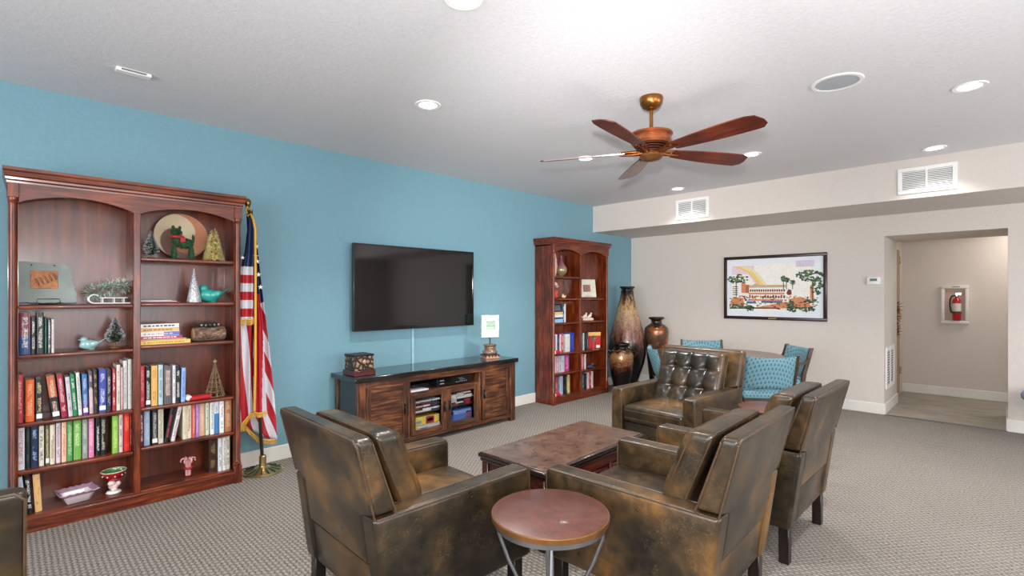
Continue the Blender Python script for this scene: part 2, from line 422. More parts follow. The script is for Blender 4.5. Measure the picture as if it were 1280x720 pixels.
t = thing('thermostat', 'small white wall thermostat left of the passage opening', 'thermostat', (-1.13, YB, 1.583))
qbox('case', M['white'], t, -.067, .067, -.024, 0, -.045, .045, .006, 2); qbox('display', plain('4c5a55', .3), t, -.035, .035, -.026, -.022, -.005, .025)
t = thing('light_switch', 'white light switch plate on the right jamb of the passage', 'switch', (OX1, 7.6, 1.16))
qbox('switch_plate', M['white'], t, -.006, 0, -.035, .035, -.06, .06, .002, 1); qbox('rocker', M['white'], t, -.009, -.005, -.015, .015, -.03, .03, .001, 1)

# fire extinguisher in its cabinet on the corridor wall
t = thing('extinguisher_cabinet', 'white framed wall cabinet recessed into the far corridor wall', 'cabinet', (-.51, 9.25, 1.28))
b = bm_(); w_, h_ = .145, .265
for a in ((-w_, w_, h_-.045, h_), (-w_, w_, -h_, -h_+.045), (-w_, -w_+.04, -h_+.045, h_-.045), (w_-.04, w_, -h_+.045, h_-.045)):
    box(b, a[0], a[1], -.05, 0, a[2], a[3], .008, 2)
obj('cabinet_frame', b, M['white_trim'], t); qbox('cabinet_back', plain('c2a99b', .6), t, -w_+.03, w_-.03, -.006, 0, -h_+.03, h_-.03)
b = bm_(); box(b, -.03, .05, -.056, -.05, h_-.02, h_-.012); obj('latch', b, M['black'], t)
e = thing('fire_extinguisher', 'red fire extinguisher with black hose inside the corridor wall cabinet', 'fire extinguisher', (-.49, 9.198, 1.063))
b = bm_(); lathe(b, [(.0, 0), (.04, 0), (.046, .008), (.046, .25), (.04, .285), (.018, .31), (.016, .33)], 24); obj('cylinder', b, plain('b3171a', .25, var=.1, coat=.5), e)
b = bm_(); lathe(b, [(.0468, .12), (.0468, .235)], 24); obj('label_sheet', b, plain('d9d4cd', .5, var=.3, scale=90), e)
b = bm_(); lathe(b, [(.0472, .10), (.0472, .125)], 24); obj('label_band', b, plain('32302f', .5, var=.3, scale=90), e)
b = bm_(); lathe(b, [(.0, .325), (.019, .33), (.019, .35), (0, .352)], 16); box(b, -.012, .045, -.008, .008, .35, .36); box(b, -.012, .05, -.008, .008, .368, .378); obj('valve', b, M['chrome'], e)
b = bm_(); tube(b, [(-.015, 0, .34), (-.05, 0, .335), (-.07, 0, .29), (-.072, -.005, .2), (-.062, -.01, .13), (-.05, -.015, .1)], .008); obj('hose', b, M['black'], e)

# ------------------------------------------------------------------ framed print on the back wall
t = thing('framed_picture', 'wide dark-framed watercolour print of a pale building under a rainbow on the back wall', 'picture', (-2.252, YB, 1.515))
hw, hh = .644, .439
b = bm_(); f = .042
for a in ((-hw, hw, hh-f, hh), (-hw, hw, -hh, -hh+f), (-hw, -hw+f, -hh+f, hh-f), (hw-f, hw, -hh+f, hh-f)): box(b, a[0], a[1], -.03, 0, a[2], a[3], .004, 2)
obj('frame', b, wood('dark_frame_wood', '1a0c0a', '2b1410', '3a1d17', 0, 5, .35, .2), t)
def skymat():
    q = NT('print_paper'); v = q.coord(); n = q.noise(v, 3, 3); x, y, z = q.sep(v)
    q.base(q.ramp(n, [(.35, 'e4e8f1'), (.65, 'eef0f4')])); return q.set(.35, 0, .2)
qbox('print', skymat(), t, -hw+f, hw-f, -.012, -.002, -hh+f, hh-f)
random.seed(3)
pal = ['e9b9a0', 'f0d060', 'e8cfd8', 'a9c6cf', 'f4efe6', 'b5633c', 'd98a5f', '7a2f28', '3c5c40', '66854e', '2a3a2c', '4a6fa0', '8c5a3a', 'c9ab8c', 'd7c9dc', 'e7dcb4']
pm = [plain(c, .6, var=.12, scale=60) for c in pal]
pb = bm_(); lay = [0]
def poly(pts, mi):
    lay[0] += 1; y = -.0122-.000006*lay[0]
    fc = pb.faces.new([pb.verts.new((p[0], y, p[1])) for p in pts]); fc.material_index = mi
def blob(x, z, rx, rz, mi, n=9):
    poly([(x+rx*cos(2*pi*k/n)*random.uniform(.65, 1.1), z+rz*sin(2*pi*k/n)*random.uniform(.65, 1.1)) for k in range(n)], mi)
def rect(x0, x1, z0, z1, mi, sk=0): poly([(x0, z0), (x1, z0+sk), (x1, z1+sk), (x0, z1)], mi)
# picture space: px 0..760 across, 0..490 down of the enlarged crop
def X_(u): return (u-110)/720*1.204-.602
def Z_(v): return .397-(v-130)/455*.794
rect(X_(150), X_(770), Z_(540), Z_(175), 4)
for k in range(9): # pale wash at the top corners and the rainbow band
    rect(X_(150+k*3), X_(330-k*18), Z_(250-k*7), Z_(182), 2)
for k, mi in enumerate([2, 0, 1, 1, 15]):
    o_ = k*13-20
    poly([(X_(185+o_), Z_(185)), (X_(215+o_), Z_(185)), (X_(300+o_), Z_(215)), (X_(400+o_), Z_(335)), (X_(372+o_), Z_(338)), (X_(285+o_), Z_(235)), (X_(205+o_), Z_(200))], mi)
rect(X_(640), X_(768), Z_(205), Z_(158), 14)
rect(X_(270), X_(730), Z_(470), Z_(345), 4); rect(X_(265), X_(570), Z_(358), Z_(338), 13)
poly([(X_(300), Z_(345)), (X_(345), Z_(322)), (X_(390), Z_(345))], 13)
for k in range(16): rect(X_(296+k*17), X_(308+k*17), Z_(390), Z_(372), 7)
for k in range(14): rect(X_(290+k*20), X_(304+k*20), Z_(440), Z_(415+(k % 3)*4), 7 if k % 3 else 12)
rect(X_(350), X_(378), Z_(440), Z_(412), 4); rect(X_(285), X_(560), Z_(412), Z_(398), 6)
rect(X_(150), X_(190), Z_(410), Z_(320), 4); rect(X_(228), X_(262), Z_(400), Z_(318), 6); rect(X_(262), X_(290), Z_(400), Z_(335), 5)
for k in range(5): rect(X_(155), X_(200), Z_(352+k*16), Z_(346+k*16), 7)
rect(X_(665), X_(735), Z_(440), Z_(362), 4); blob(X_(595), Z_(395), .035, .05, 7); blob(X_(660), Z_(455), .12, .05, 6); rect(X_(740), X_(765), Z_(440), Z_(345), 6)
poly([(X_(340), Z_(515)), (X_(560), Z_(470)), (X_(720), Z_(470)), (X_(760), Z_(505)), (X_(540), Z_(520))], 6)
poly([(X_(130), Z_(500)), (X_(160), Z_(430)), (X_(245), Z_(440)), (X_(250), Z_(500))], 6)
rect(X_(270), X_(345), Z_(484), Z_(466), 11); rect(X_(385), X_(545), Z_(478), Z_(460), 11); rect(X_(290), X_(550), Z_(462), Z_(448), 6)
for k in range(150):
    x = random.uniform(130, 790); z = random.uniform(425, 508); blob(X_(x), Z_(z), random.uniform(.006, .022), random.uniform(.006, .014), random.choice([5, 6, 7, 8, 12, 13, 10]))
def foliage(x, z, rx, rz, n):
    for k in range(n):
        a = random.random()*6.28; q = math.sqrt(random.random())
        blob(X_(x+rx*q*cos(a)), Z_(z+rz*q*sin(a)), random.uniform(.012, .028), random.uniform(.008, .018), random.choice([8, 8, 9, 10]), 7)
rect(X_(182), X_(189), Z_(430), Z_(310), 10); foliage(200, 285, 85, 38, 60)
rect(X_(752), X_(762), Z_(470), Z_(300), 12); foliage(735, 275, 95, 40, 75); foliage(785, 350, 45, 60, 40)
for x, z in ((552, 290), (574, 302), (618, 322)):
    rect(X_(x-2), X_(x+3), Z_(372), Z_(z), 10); foliage(x, z, 15, 17, 16)
foliage(180, 510, 60, 14, 26); foliage(292, 520, 32, 26, 24); foliage(615, 505, 36, 42, 34); foliage(715, 520, 65, 18, 30); foliage(750, 465, 50, 12, 16)
poly([(X_(130), Z_(520)), (X_(340), Z_(514)), (X_(520), Z_(514)), (X_(535), Z_(530)), (X_(490), Z_(522)), (X_(130), Z_(528))], 10)
o = obj('watercolour_marks', pb, pm, t, smooth=0); o['kind'] = 'stuff'
qbox('nameplate', M['brass'], t, -.045, .055, -.033, -.029, -hh+.012, -hh+.03)

# ------------------------------------------------------------------ bookcases (local: x out of the wall, y along it, z up)
W_, D_ = 1.25, .32
def bookcase(name, y0, label, left, right):
    t = thing(name, label, 'bookcase', (XL+.003, y0, 0))
    cz, cy = M['cherry_z'], M['cherry_y']
    qbox('side_panel', cz, t, 0, D_-.03, .012, .034, .0, 2.065, .002, 1); qbox('side_panel', cz, t, 0, D_-.03, W_-.034, W_-.012, .0, 2.065, .002, 1)
    qbox('back_panel', M['cherry_back'], t, .002, .014, .034, W_-.034, .08, 2.06)
    qbox('divider', cz, t, .014, D_-.018, .592, .632, 0.085, 2.03, .003, 1)
    qbox('bottom_shelf', cy, t, .014, D_-.02, .034, W_-.034, .075, .097, .003, 1)
    qbox('plinth', cy, t, D_-.03, D_-.006, .05, W_-.05, 0, .085, .003, 1)
    b = bm_(); box(b, D_-.008, D_+.002, .05, W_-.05, .068, .088, .004, 2); obj('plinth_moulding', b, cy, t)
    qbox('top_panel', cy, t, 0, D_-.02, .012, W_-.012, 2.05, 2.07)
    # pilasters with blocks
    for yy in (.0, W_-.052):
        b = bm_(); box(b, D_-.035, D_+.006, yy, yy+.052, 0, .13, .003, 1); obj('pilaster_foot', b, cz, t)
        b = bm_(); cy_ = yy+.026; cx_ = D_-.014
        lathe(b, [(.018, .13), (.024, .135), (.024, .15), (.019, .155), (.023, .162), (.0195, .172), (.0195, 1.94), (.023, 1.95), (.0195, 1.958), (.024, 1.965), (.024, 1.98)], 20, (cx_, cy_))
        obj('column', b, cz, t); qbox('column_backing', cz, t, D_-.055, D_-.022, yy+.004, yy+.048, .13, 1.98)
        b = bm_(); box(b, D_-.035, D_+.006, yy, yy+.052, 1.98, 2.066, .003, 1); obj('pilaster_block', b, cz, t)
    # arched valance
    def arch(a, c):
        return [(a+(c-a)*k/16, 1.957+.058*sin(pi*k/16)**.8) for k in range(17)]
    outline = arch(.05, .592) + arch(.632, W_-.05) + [(W_-.05, 2.068), (.05, 2.068)]
    b = bm_(); prism(b, outline, D_-.028, D_-.006, 'x'); obj('arched_valance', b, cy, t, smooth=20)
    # cornice, stepped profile wrapped on three sides
    prof = [(0, 2.065), (.006, 2.065), (.008, 2.076), (.02, 2.084), (.022, 2.096), (.036, 2.104), (.044, 2.125), (.05, 2.13), (.054, 2.134), (.054, 2.152), (0, 2.152)]
    b = bm_(); rings = []
    for o_, z in prof:
        rings.append([b.verts.new(p) for p in ((0, -o_*.35, z), (D_+o_*.8, -o_*.35, z), (D_+o_*.8, W_+o_*.35, z), (0, W_+o_*.35, z))])
    for A, B in zip(rings, rings[1:]):
        for i in range(3): b.faces.new((A[i], A[i+1], B[i+1], B[i]))
    b.faces.new(rings[-1]); b.faces.new(rings[0][::-1]); obj('cornice', b, cy, t, smooth=20)
    for zs, (a, c) in ((left, (.034, .592)), (right, (.632, W_-.034))):
        for z in zs:
            b = bm_(); box(b, .014, D_-.022, a, c, z-.024, z, .006, 2); obj('shelf', b, cy, t)
    for yy in (.036, .594-.004, .632, W_-.036):   # shelf pin holes
        b = bm_()
        for k in range(6): box(b, .24, .246, yy-.001, yy+.003, 1.55+k*.06, 1.556+k*.06)
        obj('pin_holes', b, M['black'], t)
    return t
bookcase('bookcase', 0.0, 'tall cherry bookcase nearest the camera left of the flag', [1.35, 1.055, .65, .37], [1.665, 1.358, 1.07, .65, .382])
bookcase('bookcase', 4.89, 'tall cherry bookcase beyond the television beside the big vases', [1.655, 1.368, 1.05, .648, .39], [1.368, 1.05, .642, .375])

# ------------------------------------------------------------------ books
def bookmat():
    t = NT('book_cover'); v = t.coord(); g = t.n('ShaderNodeTexCoord').outputs['Generated']
    oi = t.n('ShaderNodeObjectInfo'); ink = t.n('ShaderNodeAttribute', attribute_type='OBJECT', attribute_name='ink')
    two = t.n('ShaderNodeAttribute', attribute_type='OBJECT', attribute_name='second')
    gx, gy, gz = t.sep(g)
    rnd = oi.outputs['Random']
    # second cover colour on the lower part for some
    split = t.math('ADD', .25, t.math('MULTIPLY', rnd, .5))
    c = t.mix(t.math('LESS_THAN', gz, split), oi.outputs['Color'], two.outputs['Color'])
    add = t.n('ShaderNodeVectorMath', operation='ADD'); t.l(v, add.inputs[0])
    sc = t.n('ShaderNodeVectorMath', operation='SCALE'); sc.inputs['Scale'].default_value = 40; 
    cmb = t.n('ShaderNodeCombineXYZ'); t.l(rnd, cmb.inputs[0]); t.l(rnd, cmb.inputs[2]); t.l(cmb.outputs[0], sc.inputs[0]); t.l(sc.outputs[0], add.inputs[1])
    n = t.noise(add.outputs[0], 260, 2, .5)
    word = t.noise(add.outputs[0], 22, 1, .3)
    m = t.math('MULTIPLY', t.math('GREATER_THAN', n, .5), t.math('GREATER_THAN', word, .42))
    yy = t.math('LESS_THAN', t.math('ABSOLUTE', t.math('SUBTRACT', gy, .5)), .27)
    zz = t.math('LESS_THAN', t.math('ABSOLUTE', t.math('SUBTRACT', gz, .52)), .38)
    xx = t.math('GREATER_THAN', gx, .93)
    m = t.math('MULTIPLY', t.math('MULTIPLY', m, yy), t.math('MULTIPLY', zz, xx))
    m = t.math('MULTIPLY', m, .85)
    t.base(t.mix(m, c, ink.outputs['Color'])); return t.set(.4, 0, .15)
M['book'] = bookmat(); M['paper'] = plain('d9cfbd', .8, var=.12, scale=200)
def book(y, w_, h, z, desc, c, ink, x=-4.17, lean=0, depth=.17, second=None, group='', tagw=0, flat=0, label=None):
    t = thing('book', label or desc, 'book', (x, y+w_/2, z), group=group)
    b = bm_()
    # cover: spine + two boards wrapping a page block
    d = .0025; n = 6
    outer = [(-depth, -w_/2)] + [(-.004+.004*sin(pi*k/n), -w_/2+w_*k/n) for k in range(n+1)] + [(-depth, w_/2)]
    inner = [(-depth, w_/2-d), (-.006, w_/2-d), (-.006, -w_/2+d), (-depth, -w_/2+d)]
    prism(b, outer+inner, 0, h, 'z')
    o = obj('cover', b, M['book'], t, smooth=30); o.color = lin(c); o['ink'] = list(lin(ink)[:3]); o['second'] = list(lin(second or c)[:3])
    qbox('pages', M['paper'], t, -depth+.003, -.007, -w_/2+d, w_/2-d, .003, h-.004)
    if tagw: qbox('spine_label', M['white'], t, -.001, .0012, -w_*.42, w_*.42, h*.05, h*.05+.028)
    t.rotation_euler = (R(-lean), 0, 0)
    if lean < 0: t.location.y += 0; t.location.z += .001
    if lean > 0: t.location.z += .001
    return t
ordn = ['first', 'second', 'third', 'fourth', 'fifth', 'sixth', 'seventh', 'eighth', 'ninth', 'tenth', 'eleventh', 'twelfth', 'thirteenth', 'fourteenth', 'fifteenth', 'sixteenth', 'seventeenth', 'eighteenth']
WHT, BLK, GLD = 'e8e6e0', '101014', 'b79a55'
def row(items, z, where, group, x=-4.17, dx=None):
    for i, it in enumerate(items):
        y, w_, h, desc, c, ink = it[:6]; k = it[6] if len(it) > 6 else {}
        book(y, w_-.001, h, z, desc, c, ink, x=x+(random.uniform(-.012, .004) if not k.get('lean') else 0), group=group,
             label='%s, %s from left %s' % (desc, ordn[i], where), **{a: q for a, q in k.items()})
random.seed(11)
N1 = 'near bookcase'
row([(.039, .013, .241, 'navy book', '1c2a4a', WHT), (.053, .048, .249, 'maroon and navy thick book', '7a1f35', WHT, dict(second='1b3f78')), (.103, .021, .224, 'black slim book', '15161a', WHT),
     (.128, .032, .248, 'black and teal book', '12201f', WHT), (.163, .012, .218, 'dark green thin book', '0d4034', '2c8a6a'), (.178, .013, .206, 'grey thin book', '6b6a72', WHT), (.193, .014, .208, 'white thin book', 'dcd6d2', 'a08a90')],
    1.055, 'beside the pale blue bird', 'books beside the pale bird')
row([(.039, .03, .285, 'tall red book', 'b7303c', 'e8b0a8'), (.079, .038, .251, 'orange book', 'e0662a', 'f0b08a'), (.124, .031, .255, 'black book with colourful spine', '1a1a1e', 'd8c08a', dict(tagw=1)),
     (.199, .037, .266, 'leaning orange and black book', 'b5603c', 'e8c8a8', dict(lean=-6.5, second='1d1a24', tagw=1)), (.240, .029, .271, 'leaning crimson book', '96203a', 'e8c8c8', dict(lean=-5.2)),
     (.273, .021, .249, 'leaning white and grey book', 'c9c4c8', '5a5a66', dict(lean=-4)), (.296, .021, .261, 'leaning green book', '12804e', WHT, dict(lean=-3.8)),
     (.320, .018, .269, 'leaning white book', 'e0ded8', '50606a', dict(lean=-3)), (.342, .026, .255, 'blue and violet book', '3c6ea8', 'c8c8e8', dict(second='5a3c9a', lean=-1.5, tagw=1)),
     (.373, .02, .273, 'grey and pink book', '5c5058', 'e6c8cc', dict(lean=-1.2, second='c9a8ac')), (.396, .02, .275, 'black book with gold lettering', '29251f', 'b8a070', dict(lean=-1)),
     (.420, .038, .277, 'thick royal blue book', '3c4aa0', 'd8d8ee', dict(tagw=1)), (.461, .022, .273, 'charcoal book', '2a2a30', 'c0c0c8'), (.49, .017, .276, 'red and black book', 'b82a36', 'f0d0d0', dict(second='b82a36')),
     (.510, .02, .300, 'cream book', 'dcd3c8', 'a05050'), (.533, .011, .283, 'thin pink book', 'd8a8b0', WHT), (.546, .021, .323, 'tall white book', 'dad6d2', 'a89898'), (.570, .02, .332, 'tallest pale grey book', 'cfcfc8', 'a8a8a0')],
    .65, 'in the long row, left half, near bookcase', 'books of the middle row, left half')
row([(.042, .034, .259, 'white book with red letters', 'd8d6dc', 'b03a4a'), (.079, .021, .252, 'dark green book', '12261f', '3a5a50'), (.103, .032, .253, 'navy book with large lettering', '16264a', 'a8c0e0'),
     (.138, .023, .243, 'cream book with black mark', 'dcd4c0', '2a2018'), (.167, .018, .243, 'olive book', '6a6444', 'c8c0a0', dict(tagw=1)), (.187, .023, .243, 'ivory book', 'dcd0b8', '4a3a30'),
     (.214, .022, .253, 'pale lilac book', 'd8c8cc', '6a5a68'), (.240, .024, .253, 'peach book', 'e8bca0', 'c86a5a'), (.266, .026, .253, 'leaf green book', '4f9450', 'c8e0b8'),
     (.296, .038, .252, 'thick green book', '70a84c', 'd8e8b8'), (.338, .027, .251, 'silver grey book', '8a948a', 'c8ccc0'), (.369, .027, .255, 'bright pink book', 'd880a8', 'f0d0e0'),
     (.404, .022, .255, 'black book with white letters', '15151a', WHT), (.428, .029, .255, 'black book with gold dots', '101a20', 'd0c8b0'), (.488, .031, .245, 'lime green book', '8ab84a', 'c8e08a'),
     (.523, .021, .255, 'pale pink book with blue mark', 'e0c0bc', '3a5a7a'), (.548, .033, .255, 'scarlet book', 'd8261e', 'f09060'), (.5825, .008, .247, 'thin dark red book', '8a1c20', 'd0a0a0')],
    .37, 'in lower row, left half, near bookcase', 'books of the lower row, left half')
row([(.062, .021, .231, 'pale blue leaning book', 'c8d4e0', '8aa0b8', dict(lean=-4.3)), (.086, .028, .229, 'black leaning book with white letters', '121216', WHT, dict(lean=-3.8)), (.121, .032, .229, 'tan leaning book', 'd8ac70', 'a87040', dict(lean=-3))],
    .097, 'on the bottom shelf behind the armchair', 'books on the bottom shelf')
row([(.634, .029, .277, 'pinkish red book', 'c83c4c', 'e89098'), (.665, .03, .273, 'black book with white tag', '1c1a1c', WHT, dict(tagw=1)), (.697, .036, .275, 'amber yellow book', 'e0b060', 'b08038'),
     (.738, .027, .277, 'pale blue book', 'b0c8d0', '3a4a5a'), (.770, .047, .262, 'thick slate grey book', '5a5458', 'e8c8b8'), (.822, .019, .264, 'slim white book', 'e4e4e6', '6a6a70'),
     (.843, .027, .261, 'black book with bold white letters', '14161e', WHT), (.872, .025, .241, 'sky blue book', '8ab0e0', '3a60a8', dict(lean=1.2))],
    .65, 'in middle row, right half, near bookcase', 'books of the middle row, right half')
row([(.634, .023, .238, 'dark maroon book', '5a1424', 'e0c0c8'), (.659, .033, .249, 'powder blue book', '9ab4cc', 'd0dce8'), (.701, .034, .242, 'black and red book', '16161a', 'c0c0c0', dict(tagw=1)),
     (.738, .031, .253, 'cream book', 'cfc8b4', '6a604c'), (.773, .022, .242, 'black book leaning to the right', '17171b', 'c84a4a', dict(lean=9.5)), (.811, .023, .245, 'white book leaning to the right', 'dcd4d4', '3a3a3a', dict(lean=11)),
     (.883, .026, .242, 'thick ivory book', 'ddd0b8', 'a8987c'), (.91, .028, .237, 'ivory book with black letters', 'dcd0b8', '2c2820'), (.94, .021, .239, 'coral red book', 'cc5048', 'e8a8a0'),
     (.963, .02, .241, 'purple book', '9a78c0', 'c8b0e0'), (.985, .038, .242, 'beige pink book', 'd0a088', 'e0c0a8'), (1.027, .023, .243, 'cream green book', 'd0d8c0', '5a6048'),
     (1.055, .026, .244, 'white book with black letters', 'e4e4e0', '2a2a2c'), (1.083, .03, .245, 'white and blue book', 'e0e4e4', '3a6a9a', dict(second='3a80b8')), (1.116, .03, .247, 'white book with small marks', 'e6e4e2', '7a7a8a'), (1.153, .047, .246, 'brown copper book', 'b07850', 'e0c0a0')],
    .382, 'in lower row, right half, near bookcase', 'books of the lower row, right half')
row([(1.05, .053, .245, 'thick brown binder with white oval', '35180f', '8a7a50'), (1.108, .027, .247, 'white and black book', 'd8d8dc', '22243a'), (1.137, .025, .248, 'white book', 'e0ded6', '5a5a50'), (1.164, .025, .248, 'cream white book', 'dcdccc', '3a3a30')],
    .097, 'at bottom right of near bookcase', 'books right of the candy canes')

# flat stack on the right shelf
z = 1.071
for i, (y1, h, c, ink, desc, dep, sec) in enumerate([(.928, .026, 'e0bc60', 'b89038', 'wide yellow book lying at the bottom of the stack', .2, None), (.904, .009, 'a8a080', 'd8d0b0', 'thin olive book lying on the yellow one', .18, None),
        (.879, .020, 'b82a50', 'f0d8d8', 'crimson book with white lettering lying in the stack', .18, None), (.862, .030, 'e6e4e4', 'c0a8b0', 'white and blue book lying below the tan one', .17, '5a6ac0'),
        (.860, .026, 'dcb078', 'a07838', 'tan book lying under the top white one', .17, None), (.860, .026, 'e8e6e6', '303840', 'white book lying on top of the stack', .165, None)]):
    y0 = .634; L = y1-y0
    t = thing('book', desc, 'book', (-4.165-random.random()*.012, (y0+y1)/2, z), group='books lying flat in a stack')
    b = bm_(); box(b, -dep, 0, -L/2, L/2, 0, .0022); box(b, -dep, 0, -L/2, L/2, h-.0022, h); box(b, -.004, 0, -L/2, L/2, .0022, h-.0022)
    o = obj('cover', b, plain(c, .4, var=.08), t, smooth=0)
    qbox('pages', M['paper'], t, -dep+.004, -.004, -L/2+.003, L/2-.003, .0022, h-.0022)
    b = bm_(); x = -L/2+.02
    while x < L/2-.04:
        q = random.uniform(.006, .022); box(b, .0002, .0009, x, x+q, h*.3, h*.68); x += q+random.uniform(.003, .008)
    if h > .012: obj('spine_lettering', b, plain(ink, .5), t, smooth=0)
    else: b.free()
    if sec: qbox('spine_band', plain(sec, .4), t, .0002, .0007, .02, L/2, .002, h-.002); 
    z += h+.0006
z = 1.359
for i, (y1, h, c, desc) in enumerate([(.87, .006, 'a03040', 'thin red booklet lying flat under the white ones'), (.85, .005, 'e0d8d8', 'thin white booklet lying on the red one'), (.82, .006, 'c0b8b8', 'grey booklet lying on top beside the silver cone')]):
    t = thing('booklet', desc, 'booklet', (-4.19, (.636+y1)/2, z), group='booklets on the right shelf'); L = y1-.636
    b = bm_(); box(b, -.2, 0, -L/2, L/2, 0, h, .001, 1); obj('cover', b, plain(c, .45), t); z += h+.0005

# far bookcase books (colours only show)
def far(items, z, where, group, x=-4.19):
    for i, (y, w_, h, desc, c, ink) in enumerate(items):
        book(y, w_-.001, h, z, desc, c, ink, x=x, group=group, label='%s, %s from left %s' % (desc, ordn[i], where))
far([(4.99, .05, .235, 'black book with tan band', '1c1a1a', 'd0b070'), (5.06, .022, .245, 'white slim book', 'd8d8dc', '9090a0'), (5.085, .046, .244, 'dark navy book', '2a2850', '8080a0'), (5.134, .032, .24, 'pink white book', 'e0c8d0', 'a05070'),
     (5.168, .048, .245, 'red and white book', 'b04048', 'e8d8d8'), (5.218, .033, .236, 'grey book', 'a8a8a4', '3a3a3a'), (5.252, .1, .236, 'broad off-white book', 'd8d2d0', 'b8b0b0'), (5.364, .08, .25, 'royal blue book', '20389a', '4060b8')],
    .65, 'in upper book row, far bookcase', 'upper book row, far bookcase, left')
far([(5.533, .027, .254, 'white book', 'd0d0cc', '808080'), (5.569, .072, .25, 'charcoal grey book', '3a4040', '9aa0a0'), (5.645, .03, .237, 'black and white book', 'c8d0d4', '20242a'), (5.68, .05, .234, 'black book', '181a1e', '505860'), (5.735, .035, .23, 'dark grey book', '44444a', 'a0a0a0')],
    .644, 'beside red box, far bookcase', 'books beside the red box')
far([(4.955, .046, .233, 'cream book', 'd8c8b8', '806a58'), (5.003, .047, .229, 'white book', 'e0dee0', 'a08a98'), (5.052, .064, .225, 'pale pink book', 'c890a0', 'e8dce0'), (5.118, .048, .219, 'grey white book', 'c0bcc8', '4a4858'),
     (5.168, .065, .215, 'pale blue book', 'c8ccdc', '7a80a8'), (5.235, .1, .22, 'magenta patterned book', 'a83a80', 'e8a8c8')], .391, 'in middle row, far bookcase', 'middle book row, far bookcase, left')
far([(5.551, .053, .215, 'white pink book', 'd8d0dc', '9a8aa0'), (5.606, .036, .21, 'salmon book', 'd88878', 'f0c0b0'), (5.645, .033, .207, 'rose red book', 'a83c5a', 'e0b0c0'), (5.68, .036, .204, 'near white book', 'e4dce0', 'a0a0a0')], .377, 'before dark figurine, far bookcase', 'books left of the dark figurine')
far([(4.955, .03, .24, 'grey blue book', '8088a0', 'd0d0e0'), (4.987, .047, .241, 'cream white book', 'e0d8cc', 'a09080'), (5.036, .063, .243, 'brick red book', '9a4048', 'd8a0a0'), (5.101, .033, .238, 'slate blue book', '5a6488', 'c0c8e0'), (5.135, .065, .238, 'pale grey blue book', 'b8c0d4', '7080a0'),
     (5.203, .06, .244, 'black book', '101418', '40484a'), (5.266, .03, .241, 'dark green book', '2a4a38', 'c0d0b0'), (5.3, .05, .24, 'pale yellow and red book', 'd8c880', 'b05050')], .097, 'at bottom left of far bookcase', 'bottom book row, far bookcase, left')
far([(5.551, .05, .22, 'sea green book', '7a9a9a', 'd0e0dc'), (5.606, .07, .22, 'dark slate book', '3a464e', '90a0a8'), (5.68, .05, .217, 'black book', '1a1a20', '505058'), (5.75, .04, .225, 'pink white book', 'e0c8cc', 'b06070'), (5.793, .045, .225, 'red book', 'b02a3a', 'f0d0d0'), (5.841, .045, .23, 'white book', 'e4e0e0', '908080')],
    .097, 'at bottom right of far bookcase', 'bottom book row, far bookcase, right')
for i, (y, c, desc) in enumerate([(5.20, '2c4658', 'dark blue upright book right of the lying books'), (5.235, 'd0d0d8', 'pale grey upright book right of the dark blue one')]):
    book(y, .026, .243, 1.05, desc, c, WHT, x=-4.19, group='upright books beside the lying books')
z = 1.051
for h, c, desc in [(.045, '8ab8dc', 'light blue book lying at the bottom of the far stack'), (.022, '2a3a50', 'navy book lying on the light blue one'), (.035, 'd8d8d8', 'white book lying in the far stack'), (.035, 'd8b080', 'tan book lying on top of the far stack')]:
    t = thing('book', desc, 'book', (-4.19, 5.08, z), group='books lying in the far bookcase')
    b = bm_(); box(b, -.17, 0, -.115, .115, 0, .003); box(b, -.17, 0, -.115, .115, h-.003, h); box(b, -.004, 0, -.115, .115, .003, h-.003); obj('cover', b, plain(c, .4), t, smooth=0)
    qbox('pages', M['paper'], t, -.166, -.004, -.112, .112, .003, h-.003); z += h+.0006
t = thing('small_plaque', 'small black plaque with grey lettering on the lying books', 'plaque', (-4.22, 5.12, z+.001))
qbox('panel', M['black'], t, -.012, 0, -.08, .08, 0, .095, .003, 1)
b = bm_()
for k in range(4):
    y = -.06
    while y < .05:
        q = random.uniform(.008, .02); box(b, 0, .001, y, y+q, .018+k*.018, .026+k*.018); y += q+.006
obj('lettering', b, plain('9aa4ac', .5), t, smooth=0)
t = thing('game_box', 'red box with tan band and white label on the far bookcase', 'box', (-4.22, 5.95, .643), R(-28))
qbox('carton', plain('b3161c', .4), t, -.06, 0, -.1, .1, 0, .235, .003, 1); qbox('band', plain('e0b050', .4), t, 0, .001, -.1, .1, .185, .235); qbox('sticker', M['white'], t, 0, .001, .03, .085, .01, .05)

